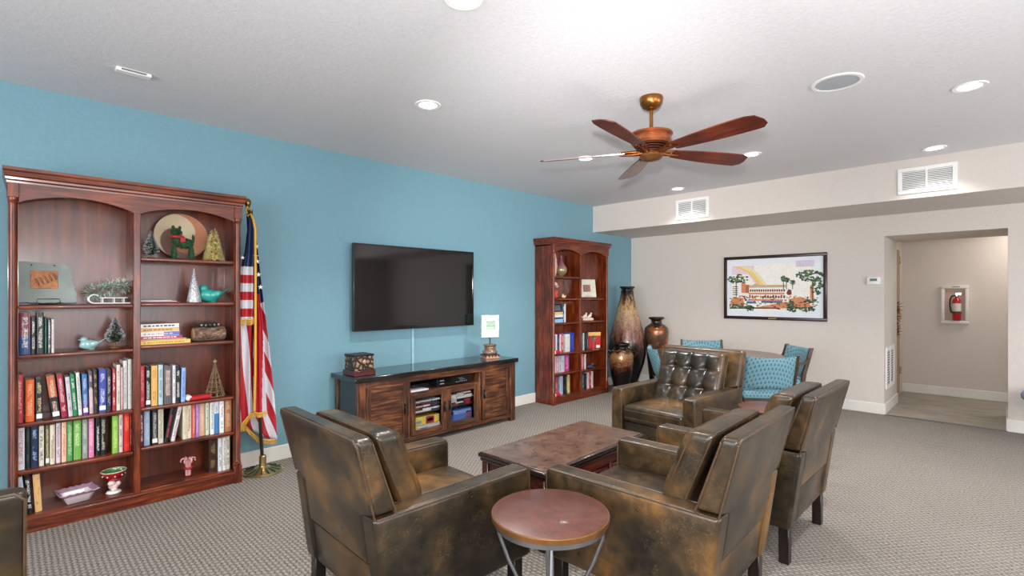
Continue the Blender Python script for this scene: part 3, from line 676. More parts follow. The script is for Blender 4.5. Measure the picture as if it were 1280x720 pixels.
# ------------------------------------------------------------------ ornaments
def bird(name, label, loc, L, c, rz, tail=1):
    t = thing(name, label, 'figurine', loc, rz)
    def prof():
        b = bm_(); n = 20; rings = []
        # body along y from breast (-) to tail (+)
        st = [(-.5, .02, .30), (-.46, .14, .34), (-.38, .22, .38), (-.25, .27, .38), (-.08, .28, .34), (.1, .23, .34), (.25, .14, .40), (.38, .07, .52), (.52, .05, .68), (.6, .03, .75)]
        for y, r, zc in st:
            rings.append([b.verts.new((cos(2*pi*k/n)*r*L*.8, y*L, zc*L*.75+sin(2*pi*k/n)*r*L*(.95 if y < .3 else .5))) for k in range(n)])
        for A, B in zip(rings, rings[1:]):
            for k in range(n): b.faces.new((A[k], A[(k+1) % n], B[(k+1) % n], B[k]))
        b.faces.new(rings[0]); b.faces.new(rings[-1]); return b
    m = plain(c, .15, var=.12, scale=12, coat=.6)
    obj('body', prof(), m, t, smooth=60)
    b = bm_(); bmesh.ops.create_uvsphere(b, u_segments=16, v_segments=12, radius=.17*L, matrix=Matrix.Translation((0, -.3*L, .52*L))); obj('head', b, m, t, smooth=80)
    b = bm_(); lathe(b, [(.0, .13*L), (.035*L, 0)], 8, M4=Matrix.Translation((0, -.44*L, .52*L)) @ Matrix.Rotation(R(90), 4, 'X')); obj('beak', b, m, t)
    for s in (-1, 1):
        b = bm_(); bmesh.ops.create_uvsphere(b, u_segments=12, v_segments=8, radius=1, matrix=Matrix.Translation((s*.2*L, .05*L, .3*L)) @ Matrix.Rotation(R(20), 4, 'X') @ Matrix.Diagonal((.045*L, .24*L, .13*L, 1))); obj('wing', b, m, t, smooth=80)
    b = bm_(); lathe(b, [(0, 0), (.13*L, 0), (.15*L, .05*L)], 16); obj('foot_ring', b, m, t)
    return t
bird('bird_figurine', 'glossy teal ceramic bird beside the silver cone', (-4.25, 1.09, 1.359), .19, '2a9c92', 0)
bird('bird_figurine', 'pale blue ceramic bird beside the snowy tree', (-4.25, .39, 1.056), .125, '93bcbc', 0)
def snow_tree(label, loc, h, r, base=.18):
    t = thing('snowy_tree', label, 'christmas tree', loc)
    b = bm_(); lathe(b, [(0, 0), (r*.42, 0), (r*.42, h*.04), (r*.1, h*.05), (r*.1, h*.95), (0, h)], 12); obj('trunk', b, plain('7a5434', .7), t)
    for nm, col, cnt, off in (('needles', '2c4c34', 2400, 0), ('snow', 'f0f2f2', 1100, .35)):
        b = bm_()
        for i in range(cnt):
            q = random.random()**.8; zz = h*(base+(1-base)*q); rr = r*min(1, (1-q)*1.25+.06)*min(1, (q+.12)*4); a = random.random()*6.28
            e = (.55+.45*random.random()) if off == 0 else (.85+.2*random.random())
            c0 = Vector((0, 0, zz)); c1 = Vector((rr*e*cos(a), rr*e*sin(a), zz+rr*(.25 if off == 0 else .35)*random.random()))
            s = Vector((-sin(a), cos(a), .5)).normalized()*r*.1; m0 = c0.lerp(c1, .45 if off == 0 else .75)
            b.faces.new([b.verts.new(m0-s), b.verts.new(m0+s), b.verts.new(c1+s*.4), b.verts.new(c1-s*.4)])
        o = obj(nm, b, plain(col, .8, var=.3), t, smooth=0); o['kind'] = 'stuff'
    return t
snow_tree('snowy little pine beside the pale blue bird', (-4.25, .51, 1.056), .205, .056)
snow_tree('snowy little pine left of the woven plate', (-4.2, .70, 1.666), .19, .05, .12)
# slate plaque on an easel
t = thing('slate_plaque', 'grey slate plaque with copper picture on a black easel', 'plaque', (-4.22, .182, 1.352))
random.seed(5); b = bm_(); pts = []
for k in range(14): pts.append((-.135+.27*k/13+random.uniform(-.003, .003), .012+random.uniform(-.004, .004)))
for k in range(12): pts.append((.135-.035*k/12+random.uniform(-.004, .004), .012+.2*k/12+.015))
pts += [(.095, .245)]
for k in range(12): pts.append((.08-.21*k/11, .262+random.uniform(-.003, .003)+.012*k/11))
for k in range(12): pts.append((-.137+random.uniform(-.003, .003), .25-.22*k/11))
Mt = Matrix.Rotation(R(-14), 4, 'Y')
vs = prism(b, pts, -.006, .006, 'x'); 
for v in vs: v.co = Mt @ v.co
obj('slate', b, plain('8b948f', .6, var=.12, scale=8), t, smooth=0)
b = bm_(); vs = box(b, .006, .0095, -.08, .045, .1, .215, .001, 1, M4=Mt); obj('copper_relief', b, plain('a8724e', .4, .5, .35, 40, bump=.6), t)
b = bm_()
for k in range(5): tube(b, [Mt @ Vector((.0105, -.06+k*.02+.02*sin(q), .14+.009*k+.022*cos(q*1.7))) for q in [j*.5 for j in range(7)]], .0022, 5)
obj('relief_lines', b, plain('7a452c', .4, .5), t)
b = bm_(); tube(b, [(.03, -.055, .0), (.03, -.05, .035), (.03, .05, .035), (.03, .055, 0)], .0025, 6); tube(b, [(.03, -.05, .005), (-.06, -.02, .002), (-.06, .02, .002), (.03, .05, .005)], .0025, 6); tube(b, [(-.06, 0, .003), (-.06, 0, .15)], .0025, 6)
obj('easel', b, M['black'], t)
b = bm_()
for y in (-.075, .03): lathe(b, [(.004, 0), (.004, .004)], 10, M4=Mt @ Matrix.Translation((.006, y, .25)) @ Matrix.Rotation(R(90), 4, 'Y'))
obj('holes', b, M['black'], t)
# sled with greenery
t = thing('sled_ornament', 'white wire sled filled with frosted pine sprigs', 'ornament', (-4.22, .47, 1.352))
b = bm_()
for x in (-.035, .035):
    p = [(x, .115, .006), (x, -.06, .006)] + [(x, -.072-.028*sin(a), .034-.028*cos(a)) for a in [k*.5 for k in range(9)]]
    tube(b, p, .0038, 8)
    for y in (-.03, .03, .08): tube(b, [(x, y, .006), (x, y, .04)], .003, 6)
for y in (-.03, .03, .08): tube(b, [(-.035, y, .038), (.035, y, .038)], .003, 6)
obj('runners', b, M['white'], t); qbox('deck', M['white'], t, -.04, .04, -.045, .1, .038, .044, .002, 1)
b = bm_(); greenery(b, [(0, -.09, .07), (0, -.03, .10), (0, .03, .10), (0, .09, .12)], 1500, .03, .005, .035); o = obj('pine_sprigs', b, plain('8a9c88', .8, var=.35), t, smooth=0); o['kind'] = 'stuff'
b = bm_(); greenery(b, [(0, -.06, .09), (0, .09, .13)], 450, .03, .006, .045); o = obj('frost', b, plain('c9d2cc', .8), t, smooth=0); o['kind'] = 'stuff'
for k in range(6):
    b = bm_(); bmesh.ops.create_uvsphere(b, u_segments=10, v_segments=8, radius=.008, matrix=Matrix.Translation((.03+random.random()*.02, -.08+k*.03, .08+random.random()*.03))); obj('berry', b, plain('9a4048', .3), t)
# woven plate
def platemat():
    q = NT('woven_plate'); v = q.coord(); x, y, z = q.sep(v)
    ang = q.math('ARCTAN2', z, y); r = q.math('SQRT', q.math('ADD', q.math('MULTIPLY', y, y), q.math('MULTIPLY', z, z)))
    s = q.math('ADD', q.math('DIVIDE', ang, 2*pi), q.math('MULTIPLY', r, -3.2)); s = q.math('FRACT', q.math('ADD', s, 1.25))
    c = q.ramp(s, [(0, 'ecd6b4'), (.34, 'ecd6b4'), (.37, '8a6a60'), (.60, '96746a'), (.63, 'd08c68'), (1, 'd08c68')], 'LINEAR')
    ring = q.math('SINE', q.math('MULTIPLY', r, 900)); st = q.math('SINE', q.math('MULTIPLY', ang, 90))
    h = q.math('ADD', q.math('MULTIPLY', ring, .5), q.math('MULTIPLY', st, .3)); c = q.mix(q.math('MULTIPLY', q.math('ADD', ring, 1), .14), c, '2a1810')
    q.base(c); q.bump(h, .5, .004); return q.set(.75)
t = thing('woven_plate', 'round woven plate with cream and rust swirl leaning at the back', 'plate', (-4.33, .905, 1.668))
b = bm_(); Mp = Matrix.Translation((0, 0, .172)) @ Matrix.Rotation(R(90), 4, 'Y')
lathe(b, [(0, -.005), (.12, -.003), (.165, .012), (.172, .016), (.168, .022), (.12, .006), (0, .004)], 56, M4=Matrix.Rotation(R(90), 4, 'Y'))
o = obj('plate', b, platemat(), t, smooth=60); o.location = (0, 0, .173); o.rotation_euler = (0, R(-10), 0)
# topiary terrier with red scarf
t = thing('topiary_dog', 'dark green moss terrier with red scarf before the woven plate', 'figurine', (-4.2, .885, 1.666))
def fuzz(b, c, r, n):
    c = Vector(c)
    for i in range(n):
        d = Vector((random.gauss(0, 1), random.gauss(0, 1), random.gauss(0, 1))).normalized(); p = c + Vector((d.x*r[0], d.y*r[1], d.z*r[2]))*.86
        q = c + Vector((d.x*r[0], d.y*r[1], d.z*r[2]))*1.12; s = d.orthogonal().normalized()*.0045; s = Matrix.Rotation(random.random()*6.28, 3, d) @ s
        b.faces.new([b.verts.new(p-s), b.verts.new(p+s), b.verts.new(q)])
def part_fuzz(name, blobs, mat, n):
    b = bm_()
    for c, r in blobs:
        bmesh.ops.create_uvsphere(b, u_segments=12, v_segments=8, radius=1, matrix=Matrix.Translation(c) @ Matrix.Diagonal((r[0]*.9, r[1]*.9, r[2]*.9, 1)))
        fuzz(b, c, r, n)
    return obj(name, b, mat, t, smooth=0)
moss = plain('23492b', .85, var=.45, scale=120)
part_fuzz('body', [((0, .015, .115), (.032, .055, .038)), ((0, -.03, .135), (.03, .032, .045))], moss, 420)
part_fuzz('head', [((.0, -.035, .195), (.026, .032, .028)), ((.015, -.05, .19), (.022, .024, .018))], moss, 300)
for y in (-.05, .055):
    for x in (-.018, .018): part_fuzz('leg', [((x, y, .045), (.014, .016, .05))], moss, 160)
for y in (-.055, -.015): part_fuzz('ear', [((0, y, .226), (.008, .01, .014))], moss, 60)
part_fuzz('tail', [((0, .068, .155), (.008, .01, .03))], moss, 70)
b = bm_(); tube(b, [(.036*cos(a), -.03+.036*sin(a), .158) for a in [k*2*pi/16 for k in range(16)]], .009, 8, True); box(b, .03, .042, -.02, .012, .12, .155, .003, 1); obj('scarf', b, plain('a82028', .7), t)
# gold tinsel tree
t = thing('tinsel_tree', 'gold tinsel cone tree on the top right shelf', 'christmas tree', (-4.24, 1.095, 1.666))
b = bm_(); lathe(b, [(0, 0), (.045, 0), (.055, .01), (.006, .23), (0, .235)], 20); obj('cone', b, plain('8a7434', .4, .6), t)
b = bm_()
for i in range(1900):
    q = 1-math.sqrt(random.random()); a = random.random()*6.28; rr = .062*(1-q)+.005; zz = .005+.235*q
    p = Vector((rr*.85*cos(a), rr*.85*sin(a), zz)); d = Vector((cos(a)+random.gauss(0, .6), sin(a)+random.gauss(0, .6), random.gauss(0, .6))).normalized()
    s = d.orthogonal().normalized()*.0028; e = p+d*.02; b.faces.new([b.verts.new(p-s), b.verts.new(p+s), b.verts.new(e+s*.4), b.verts.new(e-s*.4)])
o = obj('tinsel', b, plain('e8d8a0', .35, .45, .3), t, smooth=0); o['kind'] = 'stuff'
# silver cone
t = thing('silver_cone', 'slim silver and white speckled cone beside the teal bird', 'ornament', (-4.23, .965, 1.359))
def speck():
    q = NT('speckled_silver'); v = q.coord(); vo = q.noise(v, 190, 3); q.base(q.ramp(vo, [(.44, '6a6a70'), (.52, 'd4d6dc'), (.62, 'f2f2f4')])); q.bump(vo, .5, .003); return q.set(.35, .3)
b = bm_(); lathe(b, [(0, 0), (.046, 0), (.047, .006), (.004, .248), (0, .252)], 32); obj('cone', b, speck(), t)
# log with sprigs
t = thing('log_ornament', 'birch log with pine sprigs and berries on the right shelf', 'ornament', (-4.235, 1.06, 1.071))
def bark():
    q = NT('bark'); v = q.coord((1, .35, 1)); n = q.noise(v, 60, 5, .75, 1); q.base(q.ramp(n, [(.35, '2e1c15'), (.5, '7a5a48'), (.66, 'b39a88')])); q.bump(n, 1, .01); return q.set(.9)
b = bm_()
lathe(b, [(.05, -.1), (.053, -.06), (.051, 0), (.054, .06), (.051, .1)], 28, M4=Matrix.Translation((0, 0, .052)) @ Matrix.Rotation(R(-90), 4, 'X'),
      fn=lambda p: (p.x*(1+.05*mnoise.noise(p*40)), p.y*(1+.05*mnoise.noise(p*40)), p.z))
obj('bark', b, bark(), t, smooth=60)
def ringmat():
    q = NT('log_end'); v = q.coord(); x, y, z = q.sep(v); z2 = q.math('SUBTRACT', z, .052); r = q.math('SQRT', q.math('ADD', q.math('MULTIPLY', x, x), q.math('MULTIPLY', z2, z2)))
    s = q.math('SINE', q.math('MULTIPLY', r, 900)); q.base(q.mix(q.math('MULTIPLY', q.math('ADD', s, 1), .3), 'd8b48c', 'a06f48')); return q.set(.8)
for s in (-1, 1):
    b = bm_(); lathe(b, [(0, 0), (.045, 0), (.045, .003), (0, .003)], 24, M4=Matrix.Translation((0, s*.101, .052)) @ Matrix.Rotation(R(-90*s), 4, 'X')); obj('cut_end', b, ringmat(), t)
b = bm_()
for k in range(3): tube(b, [(0, .105, .052), (.03*cos(k*2.1+.5), .105, .052+.03*sin(k*2.1+.5))], .0016, 5)
obj('end_cracks', b, plain('4a2c1c', .8), t)
b = bm_(); greenery(b, [(0, -.07, .105), (.01, 0, .115), (0, .06, .105)], 900, .03, .004, .025); o = obj('pine_sprigs', b, plain('2c4030', .8, var=.4), t, smooth=0); o['kind'] = 'stuff'
for k in range(5):
    b = bm_(); bmesh.ops.create_uvsphere(b, u_segments=10, v_segments=8, radius=.009, matrix=Matrix.Translation((.015, -.05+k*.028, .118))); obj('berry', b, plain('c8a8a0', .3), t)
# twig cone tree
t = thing('twig_tree', 'woven twig cone tree with a star beside the red hat', 'ornament', (-4.23, 1.10, .651))
b = bm_()
for k in range(9):
    a = k*2*pi/9; tube(b, [(.066*cos(a), .066*sin(a), 0), (.003*cos(a), .003*sin(a), .245)], [.0035, .002], 5)
for lv in range(7):
    zz = .008+lv*.033; rr = .068*(1-zz/.25)
    pts = [(rr*cos(k*.35)*random.uniform(.93, 1.08), rr*sin(k*.35)*random.uniform(.93, 1.08), zz+random.uniform(-.005, .005)) for k in range(18)]
    tube(b, pts, .003, 5, True)
    for k in range(8):
        a = random.random()*6.28; tube(b, [(rr*cos(a), rr*sin(a), zz), (rr*.8*cos(a+.5), rr*.8*sin(a+.5), zz+.032)], .0017, 4)
obj('twigs', b, plain('7d6448', .8, var=.3), t)
b = bm_(); prism(b, [(.018*(1 if k % 2 == 0 else .42)*sin(k*pi/5), .262+.018*(1 if k % 2 == 0 else .42)*cos(k*pi/5)) for k in range(10)], -.002, .002, 'x'); obj('star', b, plain('9a8464', .6), t)
# santa hat lying flat
t = thing('santa_hat', 'red felt hat with white trim lying beside the twig tree', 'hat', (-4.2, .975, .651))
b = bm_(); cushion(b, .04, .075, .012, .011, .004, c=(0, .02, .013), n=5, fn=lambda P, p: (P.x*(1-.35*p[1]), P.y, P.z)); obj('felt', b, plain('b51522', .8), t, smooth=60)
b = bm_(); cushion(b, .045, .02, .018, .016, .002, c=(0, -.055, .019), n=4); obj('fur_trim', b, plain('e2dfdc', .95, bump=.8, scale=120), t, smooth=60)
# candy canes
t = thing('candy_canes', 'bundle of red and white candy canes on the bottom shelf', 'candy cane', (-4.22, .925, .0975))
def stripemat(c1, c2, k):
    q = NT('candy_stripe'); v = q.coord(); x, y, z = q.sep(v); s = q.math('FRACT', q.math('MULTIPLY', q.math('ADD', z, q.math('ADD', x, y)), k)); q.base(q.mix(q.math('GREATER_THAN', s, .5), c1, c2)); return q.set(.25, 0, .3)
cm = stripemat('c01c30', 'ecd8d8', 75)
for k in range(6):
    a = k*pi/3+.3; ux, uy = cos(a), sin(a); b = bm_()
    p = [(.012*ux, .012*uy, .008), (.012*ux, .012*uy, .115)] + [(ux*(.012+.016*(1-cos(q))), uy*(.012+.016*(1-cos(q))), .115+.018*sin(q)) for q in [j*.5 for j in range(1, 8)]]
    tube(b, p, .0055, 8); obj('cane', b, cm, t)
b = bm_(); tube(b, [(.022*cos(a), .022*sin(a), .062) for a in [k*2*pi/14 for k in range(14)]], .009, 6, True); obj('ribbon', b, plain('a81828', .5), t)
# dish
t = thing('serving_dish', 'white square dish with scalloped mauve rim on the bottom shelf', 'dish', (-4.22, .315, .0975), R(8))
b = bm_(); rings = []
def sq(h, z, sc=0, n=40):
    out = []
    for k in range(n):
        a = 2*pi*k/n; m = max(abs(cos(a)), abs(sin(a))); r = h/m
        out.append(b.verts.new((r*cos(a)*.85, r*sin(a), z+sc*abs(sin(a*10))))); 
    return out
for h, z, sc in ((.045, 0, 0), (.055, .004, 0), (.075, .05, 0), (.098, .066, .006), (.095, .071, .006), (.071, .054, 0), (.05, .009, 0), (.0005, .008, 0)): rings.append(sq(h, z, sc))
for A, B in zip(rings, rings[1:]):
    for k in range(40): b.faces.new((A[k], A[(k+1) % 40], B[(k+1) % 40], B[k]))
b.faces.new(rings[0][::-1])
for fc in b.faces:
    zc = fc.calc_center_median().z
    fc.material_index = 1 if zc > .058 else 0
obj('dish', b, [plain('e6dee0', .2, coat=.5, var=.03), plain('a8889a', .25, coat=.4)], t, smooth=50)
# figurine bowl
t = thing('footed_bowl', 'red bowl with green dotted lining held by a small white figure', 'bowl', (-4.22, .50, .0975))
b = bm_(); lathe(b, [(.0, .085), (.03, .088), (.055, .115), (.068, .14), (.069, .146), (.066, .148)], 36, caps=False); obj('bowl_outside', b, plain('a81a20', .2, coat=.5), t)
def dots():
    q = NT('green_dotted_glaze'); v = q.coord(); vo = q.n('ShaderNodeTexVoronoi'); vo.inputs['Scale'].default_value = 42; q.l(v, vo.inputs['Vector'])
    q.base(q.mix(q.math('LESS_THAN', vo.outputs['Distance'], .3), '4e8a52', 'e4ecd8')); return q.set(.2, 0, .4)
b = bm_(); lathe(b, [(.066, .1475), (.064, .139), (.052, .118), (.028, .092), (.0, .09)], 36, caps=False); obj('bowl_lining', b, dots(), t)
b = bm_(); tube(b, [(.0675*cos(a), .0675*sin(a), .1475) for a in [k*2*pi/40 for k in range(40)]], .0028, 6, True); obj('rim', b, plain('dcd4b8', .3), t)
b = bm_(); lathe(b, [(0, 0), (.038, 0), (.043, .006), (.035, .014), (.012, .02), (0, .022)], 28); obj('base_plate', b, M['white'], t)
b = bm_()
for c, r in (((0, 0, .045), (.024, .03, .024)), ((.012, -.012, .068), (.02, .022, .019)), ((.01, .022, .06), (.014, .016, .016)), ((.022, 0, .028), (.012, .018, .012))):
    bmesh.ops.create_uvsphere(b, u_segments=14, v_segments=10, radius=1, matrix=Matrix.Translation(c) @ Matrix.Diagonal((*r, 1)))
obj('little_figure', b, plain('e6c8c4', .2, coat=.4, var=.12), t, smooth=80)
b = bm_()
for k in range(9):
    a = k*.7; bmesh.ops.create_uvsphere(b, u_segments=8, v_segments=6, radius=.0045, matrix=Matrix.Translation((.06*cos(a), .06*sin(a), .121)))
obj('white_dots', b, M['white'], t)

# ornaments of the far bookcase
t = thing('coral_vase', 'tall pale pink mottled vase at the left of the far top shelf', 'vase', (-4.22, 5.02, 1.656))
b = bm_(); lathe(b, [(0, 0), (.035, 0), (.05, .04), (.062, .13), (.055, .22), (.038, .3), (.03, .33), (.024, .33), (.0, .31)], 24); obj('body', b, plain('d8a898', .45, var=.35, scale=40, bump=.5), t)
t = thing('bottle_vase', 'mauve iridescent bottle vase on the far top shelf', 'vase', (-4.24, 5.215, 1.656))
def irid():
    q = NT('iridescent_glass'); v = q.coord(); x, y, z = q.sep(v); q.base(q.ramp(q.math('ADD', q.math('MULTIPLY', z, 3.4), q.math('MULTIPLY', q.noise(v, 14, 3), .15)), [(.1, '8a7a58'), (.38, 'a09068'), (.6, '9a6070'), (.95, '7c4450')])); return q.set(.12, .35, .6)
b = bm_(); lathe(b, [(0, 0), (.03, 0), (.032, .008), (.07, .045), (.085, .085), (.075, .125), (.045, .175), (.022, .23), (.018, .27), (.026, .29), (.02, .29), (0, .2)], 32); obj('body', b, irid(), t, smooth=60)
t = thing('shell_ornament', 'white and pink blossom ornament on a red rock', 'ornament', (-4.23, 5.05, 1.369))
b = bm_(); bmesh.ops.create_icosphere(b, subdivisions=3, radius=.07, matrix=Matrix.Translation((0, 0, .055)))
for v in b.verts: v.co += v.co.normalized()*.014*mnoise.noise(v.co*30); v.co.z = max(v.co.z, 0)
obj('rock', b, plain('b84a30', .5, var=.5, scale=25), t)
b = bm_()
for k in range(26):
    a = random.random()*6.28; e = random.random()*1.4; d = Vector((cos(a)*cos(e), sin(a)*cos(e), sin(e))); c = Vector((0, 0, .145)); s = d.orthogonal().normalized()*.018; u = d.cross(s)
    p = c+d*.03; q_ = c+d*.062
    b.faces.new([b.verts.new(p), b.verts.new(q_+s), b.verts.new(q_+d*.012), b.verts.new(q_-s)])
obj('petals', b, plain('e2c0c0', .5, var=.2), t, smooth=0)
bird('bird_figurine', 'small cream bird on the second far shelf', (-4.19, 5.22, 1.369), .085, 'd8b888', 0)
t = thing('standing_frame', 'square cream picture frame on an easel in the far bookcase', 'picture frame', (-4.235, 5.80, 1.369), R(-32))
Mt = Matrix.Rotation(R(-12), 4, 'Y'); b = bm_(); h2 = .135
for a in ((-h2, h2, .19, .27), (-h2, h2, .01, .09), (-h2, -.055, .09, .19), (.055, h2, .09, .19)): box(b, 0, .014, a[0], a[1], a[2], a[3], .003, 1, M4=Mt)
obj('frame', b, plain('cfc9ba', .6, var=.1, bump=.4), t); b = bm_(); box(b, .002, .006, -.056, .056, .088, .192, M4=Mt); obj('photo', b, plain('8a6254', .4, var=.6, scale=30), t)
b = bm_(); tube(b, [(.035, -.05, 0), (.035, -.045, .025), (.035, .045, .025), (.035, .05, 0)], .002, 6); tube(b, [(.035, 0, .002), (-.05, 0, .002), (-.05, 0, .15)], .002, 6); obj('easel', b, M['black'], t)
t = thing('dove_figurine', 'cream figurine of two doves on a branch in the far bookcase', 'figurine', (-4.21, 5.77, 1.051), R(-25))
b = bm_(); cushion(b, .035, .085, .018, .015, .008, c=(0, 0, .018), n=4); obj('base', b, plain('cdb9a4', .5, var=.2, bump=.5), t, smooth=60)
for y in (-.04, .035):
    b = bm_()
    bmesh.ops.create_uvsphere(b, u_segments=14, v_segments=10, radius=1, matrix=Matrix.Translation((0, y, .065)) @ Matrix.Rotation(R(35), 4, 'X') @ Matrix.Diagonal((.02, .036, .022, 1)))
    bmesh.ops.create_uvsphere(b, u_segments=12, v_segments=8, radius=.014, matrix=Matrix.Translation((0, y+.022, .1)))
    bmesh.ops.create_cone(b, segments=8, radius1=.004, radius2=0, depth=.012, cap_ends=True, matrix=Matrix.Translation((0, y+.04, .1)) @ Matrix.Rotation(R(-90), 4, 'X'))
    bmesh.ops.create_cone(b, segments=8, radius1=.003, radius2=.012, depth=.05, cap_ends=True, matrix=Matrix.Translation((0, y-.04, .05)) @ Matrix.Rotation(R(70), 4, 'X'))
    obj('dove', b, plain('e2d8cc', .4), t, smooth=80)
t = thing('beaded_tree', 'small dark ornament tree with gold beads by the doves', 'ornament', (-4.22, 5.56, 1.051))
b = bm_(); lathe(b, [(0, 0), (.03, 0), (.034, .02), (.008, .14), (0, .15)], 14); obj('cone', b, plain('3a2c24', .6), t)
for k in range(12):
    b = bm_(); q = k/12; a = k*2.4; rr = .036*(1-q)+.004; bmesh.ops.create_uvsphere(b, u_segments=8, v_segments=6, radius=.009, matrix=Matrix.Translation((rr*cos(a), rr*sin(a), .015+.13*q))); obj('bead', b, plain('c8b48c', .3, .3), t)
t = thing('silver_flower', 'silver flower ornament in front of the red box', 'ornament', (-4.15, 5.83, .643))
b = bm_()
for k in range(18):
    a = k*2*pi/9; e = .3 if k < 9 else .8; d = Vector((.6*sin(e), cos(a), sin(a))).normalized(); s = Vector((1, 0, 0)).cross(d).normalized()*.014; c = Vector((0, 0, .16)); L_ = .055 if k < 9 else .035
    b.faces.new([b.verts.new(c), b.verts.new(c+d*L_*.6+s), b.verts.new(c+d*L_), b.verts.new(c+d*L_*.6-s)])
tube(b, [(0, 0, .005), (0, 0, .16)], .003, 6); lathe(b, [(0, 0), (.02, 0), (.018, .006), (0, .008)], 12); obj('flower', b, plain('8c8a84', .35, .6), t, smooth=0)
t = thing('dark_figurine', 'small dark blue grey ceramic frog-shaped figurine on the far shelf', 'figurine', (-4.17, 5.78, .376))
b = bm_()
for c, r in (((0, 0, .03), (.035, .05, .03)), ((.01, .035, .06), (.025, .025, .022)), ((0, -.04, .03), (.02, .03, .02)), ((.025, .03, .015), (.015, .02, .013))):
    bmesh.ops.create_uvsphere(b, u_segments=14, v_segments=10, radius=1, matrix=Matrix.Translation(c) @ Matrix.Diagonal((*r, 1)))
obj('body', b, plain('323a4e', .25, var=.4, coat=.4), t, smooth=80)
for y, z, lb in ((4.985, .6505, 'red felt stocking on the upper book shelf of the far bookcase'), (4.99, .0975, 'red felt stocking on the bottom of the far bookcase')):
    t = thing('felt_stocking', lb, 'stocking', (-4.13, y+.02, z)); b = bm_(); cushion(b, .02, .06, .02, .017, .004, c=(0, 0, .021), n=4, fn=lambda P, p: (P.x, P.y, P.z*(1-.3*p[1]))); obj('felt', b, plain('b01420', .8), t, smooth=60)
    b = bm_(); cushion(b, .022, .012, .022, .011, .0, c=(0, -.058, .023), n=3); obj('cuff', b, plain('dcd4d0', .9), t, smooth=60)

# ------------------------------------------------------------------ flag on its stand
t = thing('flag_on_stand', 'striped flag with gold fringe on a brass-footed pole beside the near bookcase', 'flag', (-4.23, 1.44, 0))
b = bm_(); lathe(b, [(0, 0), (.15, 0), (.152, .008), (.145, .014), (.11, .022), (.06, .034), (.03, .042), (.027, .05), (.026, .125), (.022, .13), (0, .13)], 48); obj('stand_base', b, M['brass'], t, smooth=30)
for k in range(16):
    a = 2*pi*k/16; c_, s_ = cos(a), sin(a); b = bm_()
    tube(b, [(.06*c_, .06*s_, .036), (.10*c_, .10*s_, .026), (.135*c_, .135*s_, .018)], [.002, .006, .006], 6); obj('base_flute', b, plain('3a4238', .4, .6), t)
P0, P1 = Vector((0, 0, .05)), Vector((-.035, -.10, 2.10))
b = bm_(); tube(b, [P0, P1], .013, 12); obj('pole', b, plain('241a16', .3, coat=.4), t)
b = bm_(); lathe(b, [(0, -.02), (.015, -.02), (.017, .0), (.012, .008), (.02, .018), (.024, .04), (.022, .06), (.01, .072), (0, .075)], 20, M4=Matrix.Translation(P1)); obj('finial', b, M['antique'], t, smooth=60)
def flagmat():
    q = NT('flag_cloth'); uv = q.n('ShaderNodeUVMap', uv_map='UVMap').outputs[0]; x, y, z = q.sep(uv)
    s = q.math('FRACT', q.math('MULTIPLY', y, .5)); c = q.mix(q.math('GREATER_THAN', s, .5), 'd4d2da', 'b01a28')
    c = q.mix(q.math('GREATER_THAN', x, 0), c, '17244e') ; q.base(c); n = q.noise(q.coord(), 300, 2); q.bump(n, .15, .002); return q.set(.5, 0, 0)
FM = flagmat(); FG = plain('d8a53e', .5, .1, .3, 200)
def panel(name, rows_fn, z0, z1, uvf, mat=FM, depth=.0, folds=2.5, amp=.02, nx=26, nz=60, phase=0):
    """hanging cloth: rows_fn(z)->(y0,y1); wavy in x; local to the stand"""
    b = bm_(); L = b.loops.layers.uv.new('UVMap'); g = []
    for j in range(nz+1):
        r = []
        for i in range(nx+1):
            v = i/nx; zt = z1 if not callable(z1) else z1(v); z = z0+(zt-z0)*j/nz; y0, y1 = rows_fn(z)
            y = y0+(y1-y0)*v; ph = 2*pi*folds*v+phase+.6*sin(z*3)
            a_ = amp*min(1, (2.08-z)*3+.25)
            r.append((b.verts.new((depth+a_*sin(ph)-.004, y+a_*.25*cos(ph), z)), y+0, z, v))
        g.append(r)
    for j in range(nz):
        for i in range(nx):
            q = [g[j][i], g[j][i+1], g[j+1][i+1], g[j+1][i]]; f = b.faces.new([p[0] for p in q])
            for lp, p in zip(f.loops, q): lp[L].uv = uvf(p[3], p[1], p[2])
    o = obj(name, b, mat, t, smooth=80); m = o.modifiers.new('solid', 'SOLIDIFY'); m.thickness = .0025
    return [tuple(p[0]) for p in [((r[0]),) for r in []]]
Y0 = 1.44
def lerp(z, tb):
    if z >= tb[0][0]: return tb[0][1]
    for (a, u), (b_, w_) in zip(tb, tb[1:]):
        if z >= b_: return u+(w_-u)*(a-z)/(a-b_)
    return tb[-1][1]
S1 = .0655
# rear hanging part with the starred canton and diagonal stripes
right = [(2.02, 1.375), (1.85, 1.405), (1.55, 1.435), (1.2, 1.475), (.9, 1.51), (.55, 1.545), (.2, 1.565)]
panel('flag_cloth', lambda z: (lerp(z, [(2.02, 1.35), (1.6, 1.38), (.5, 1.33), (.2, 1.33)])-Y0, lerp(z, right)-Y0), 2.02, lambda v: .22+.16*(1-v)**1.5,
      lambda v, y, z: (z-1.30-1.0*(y+Y0-1.40), (z+3.0*(y+Y0-1.5))/.145), depth=-.045, folds=2.2, amp=.018)
# lower left part, broad slanting stripes
panel('flag_cloth', lambda z: (1.27-Y0, lerp(z, [(1.3, 1.372), (.4, 1.375)])-Y0), 1.28, lambda v: .385+.10*v, lambda v, y, z: (-1, (y+Y0-1.262+.065*(z-.4)/.8*1.0)/.048+.45), depth=.0, folds=1.5, amp=.013, phase=1)
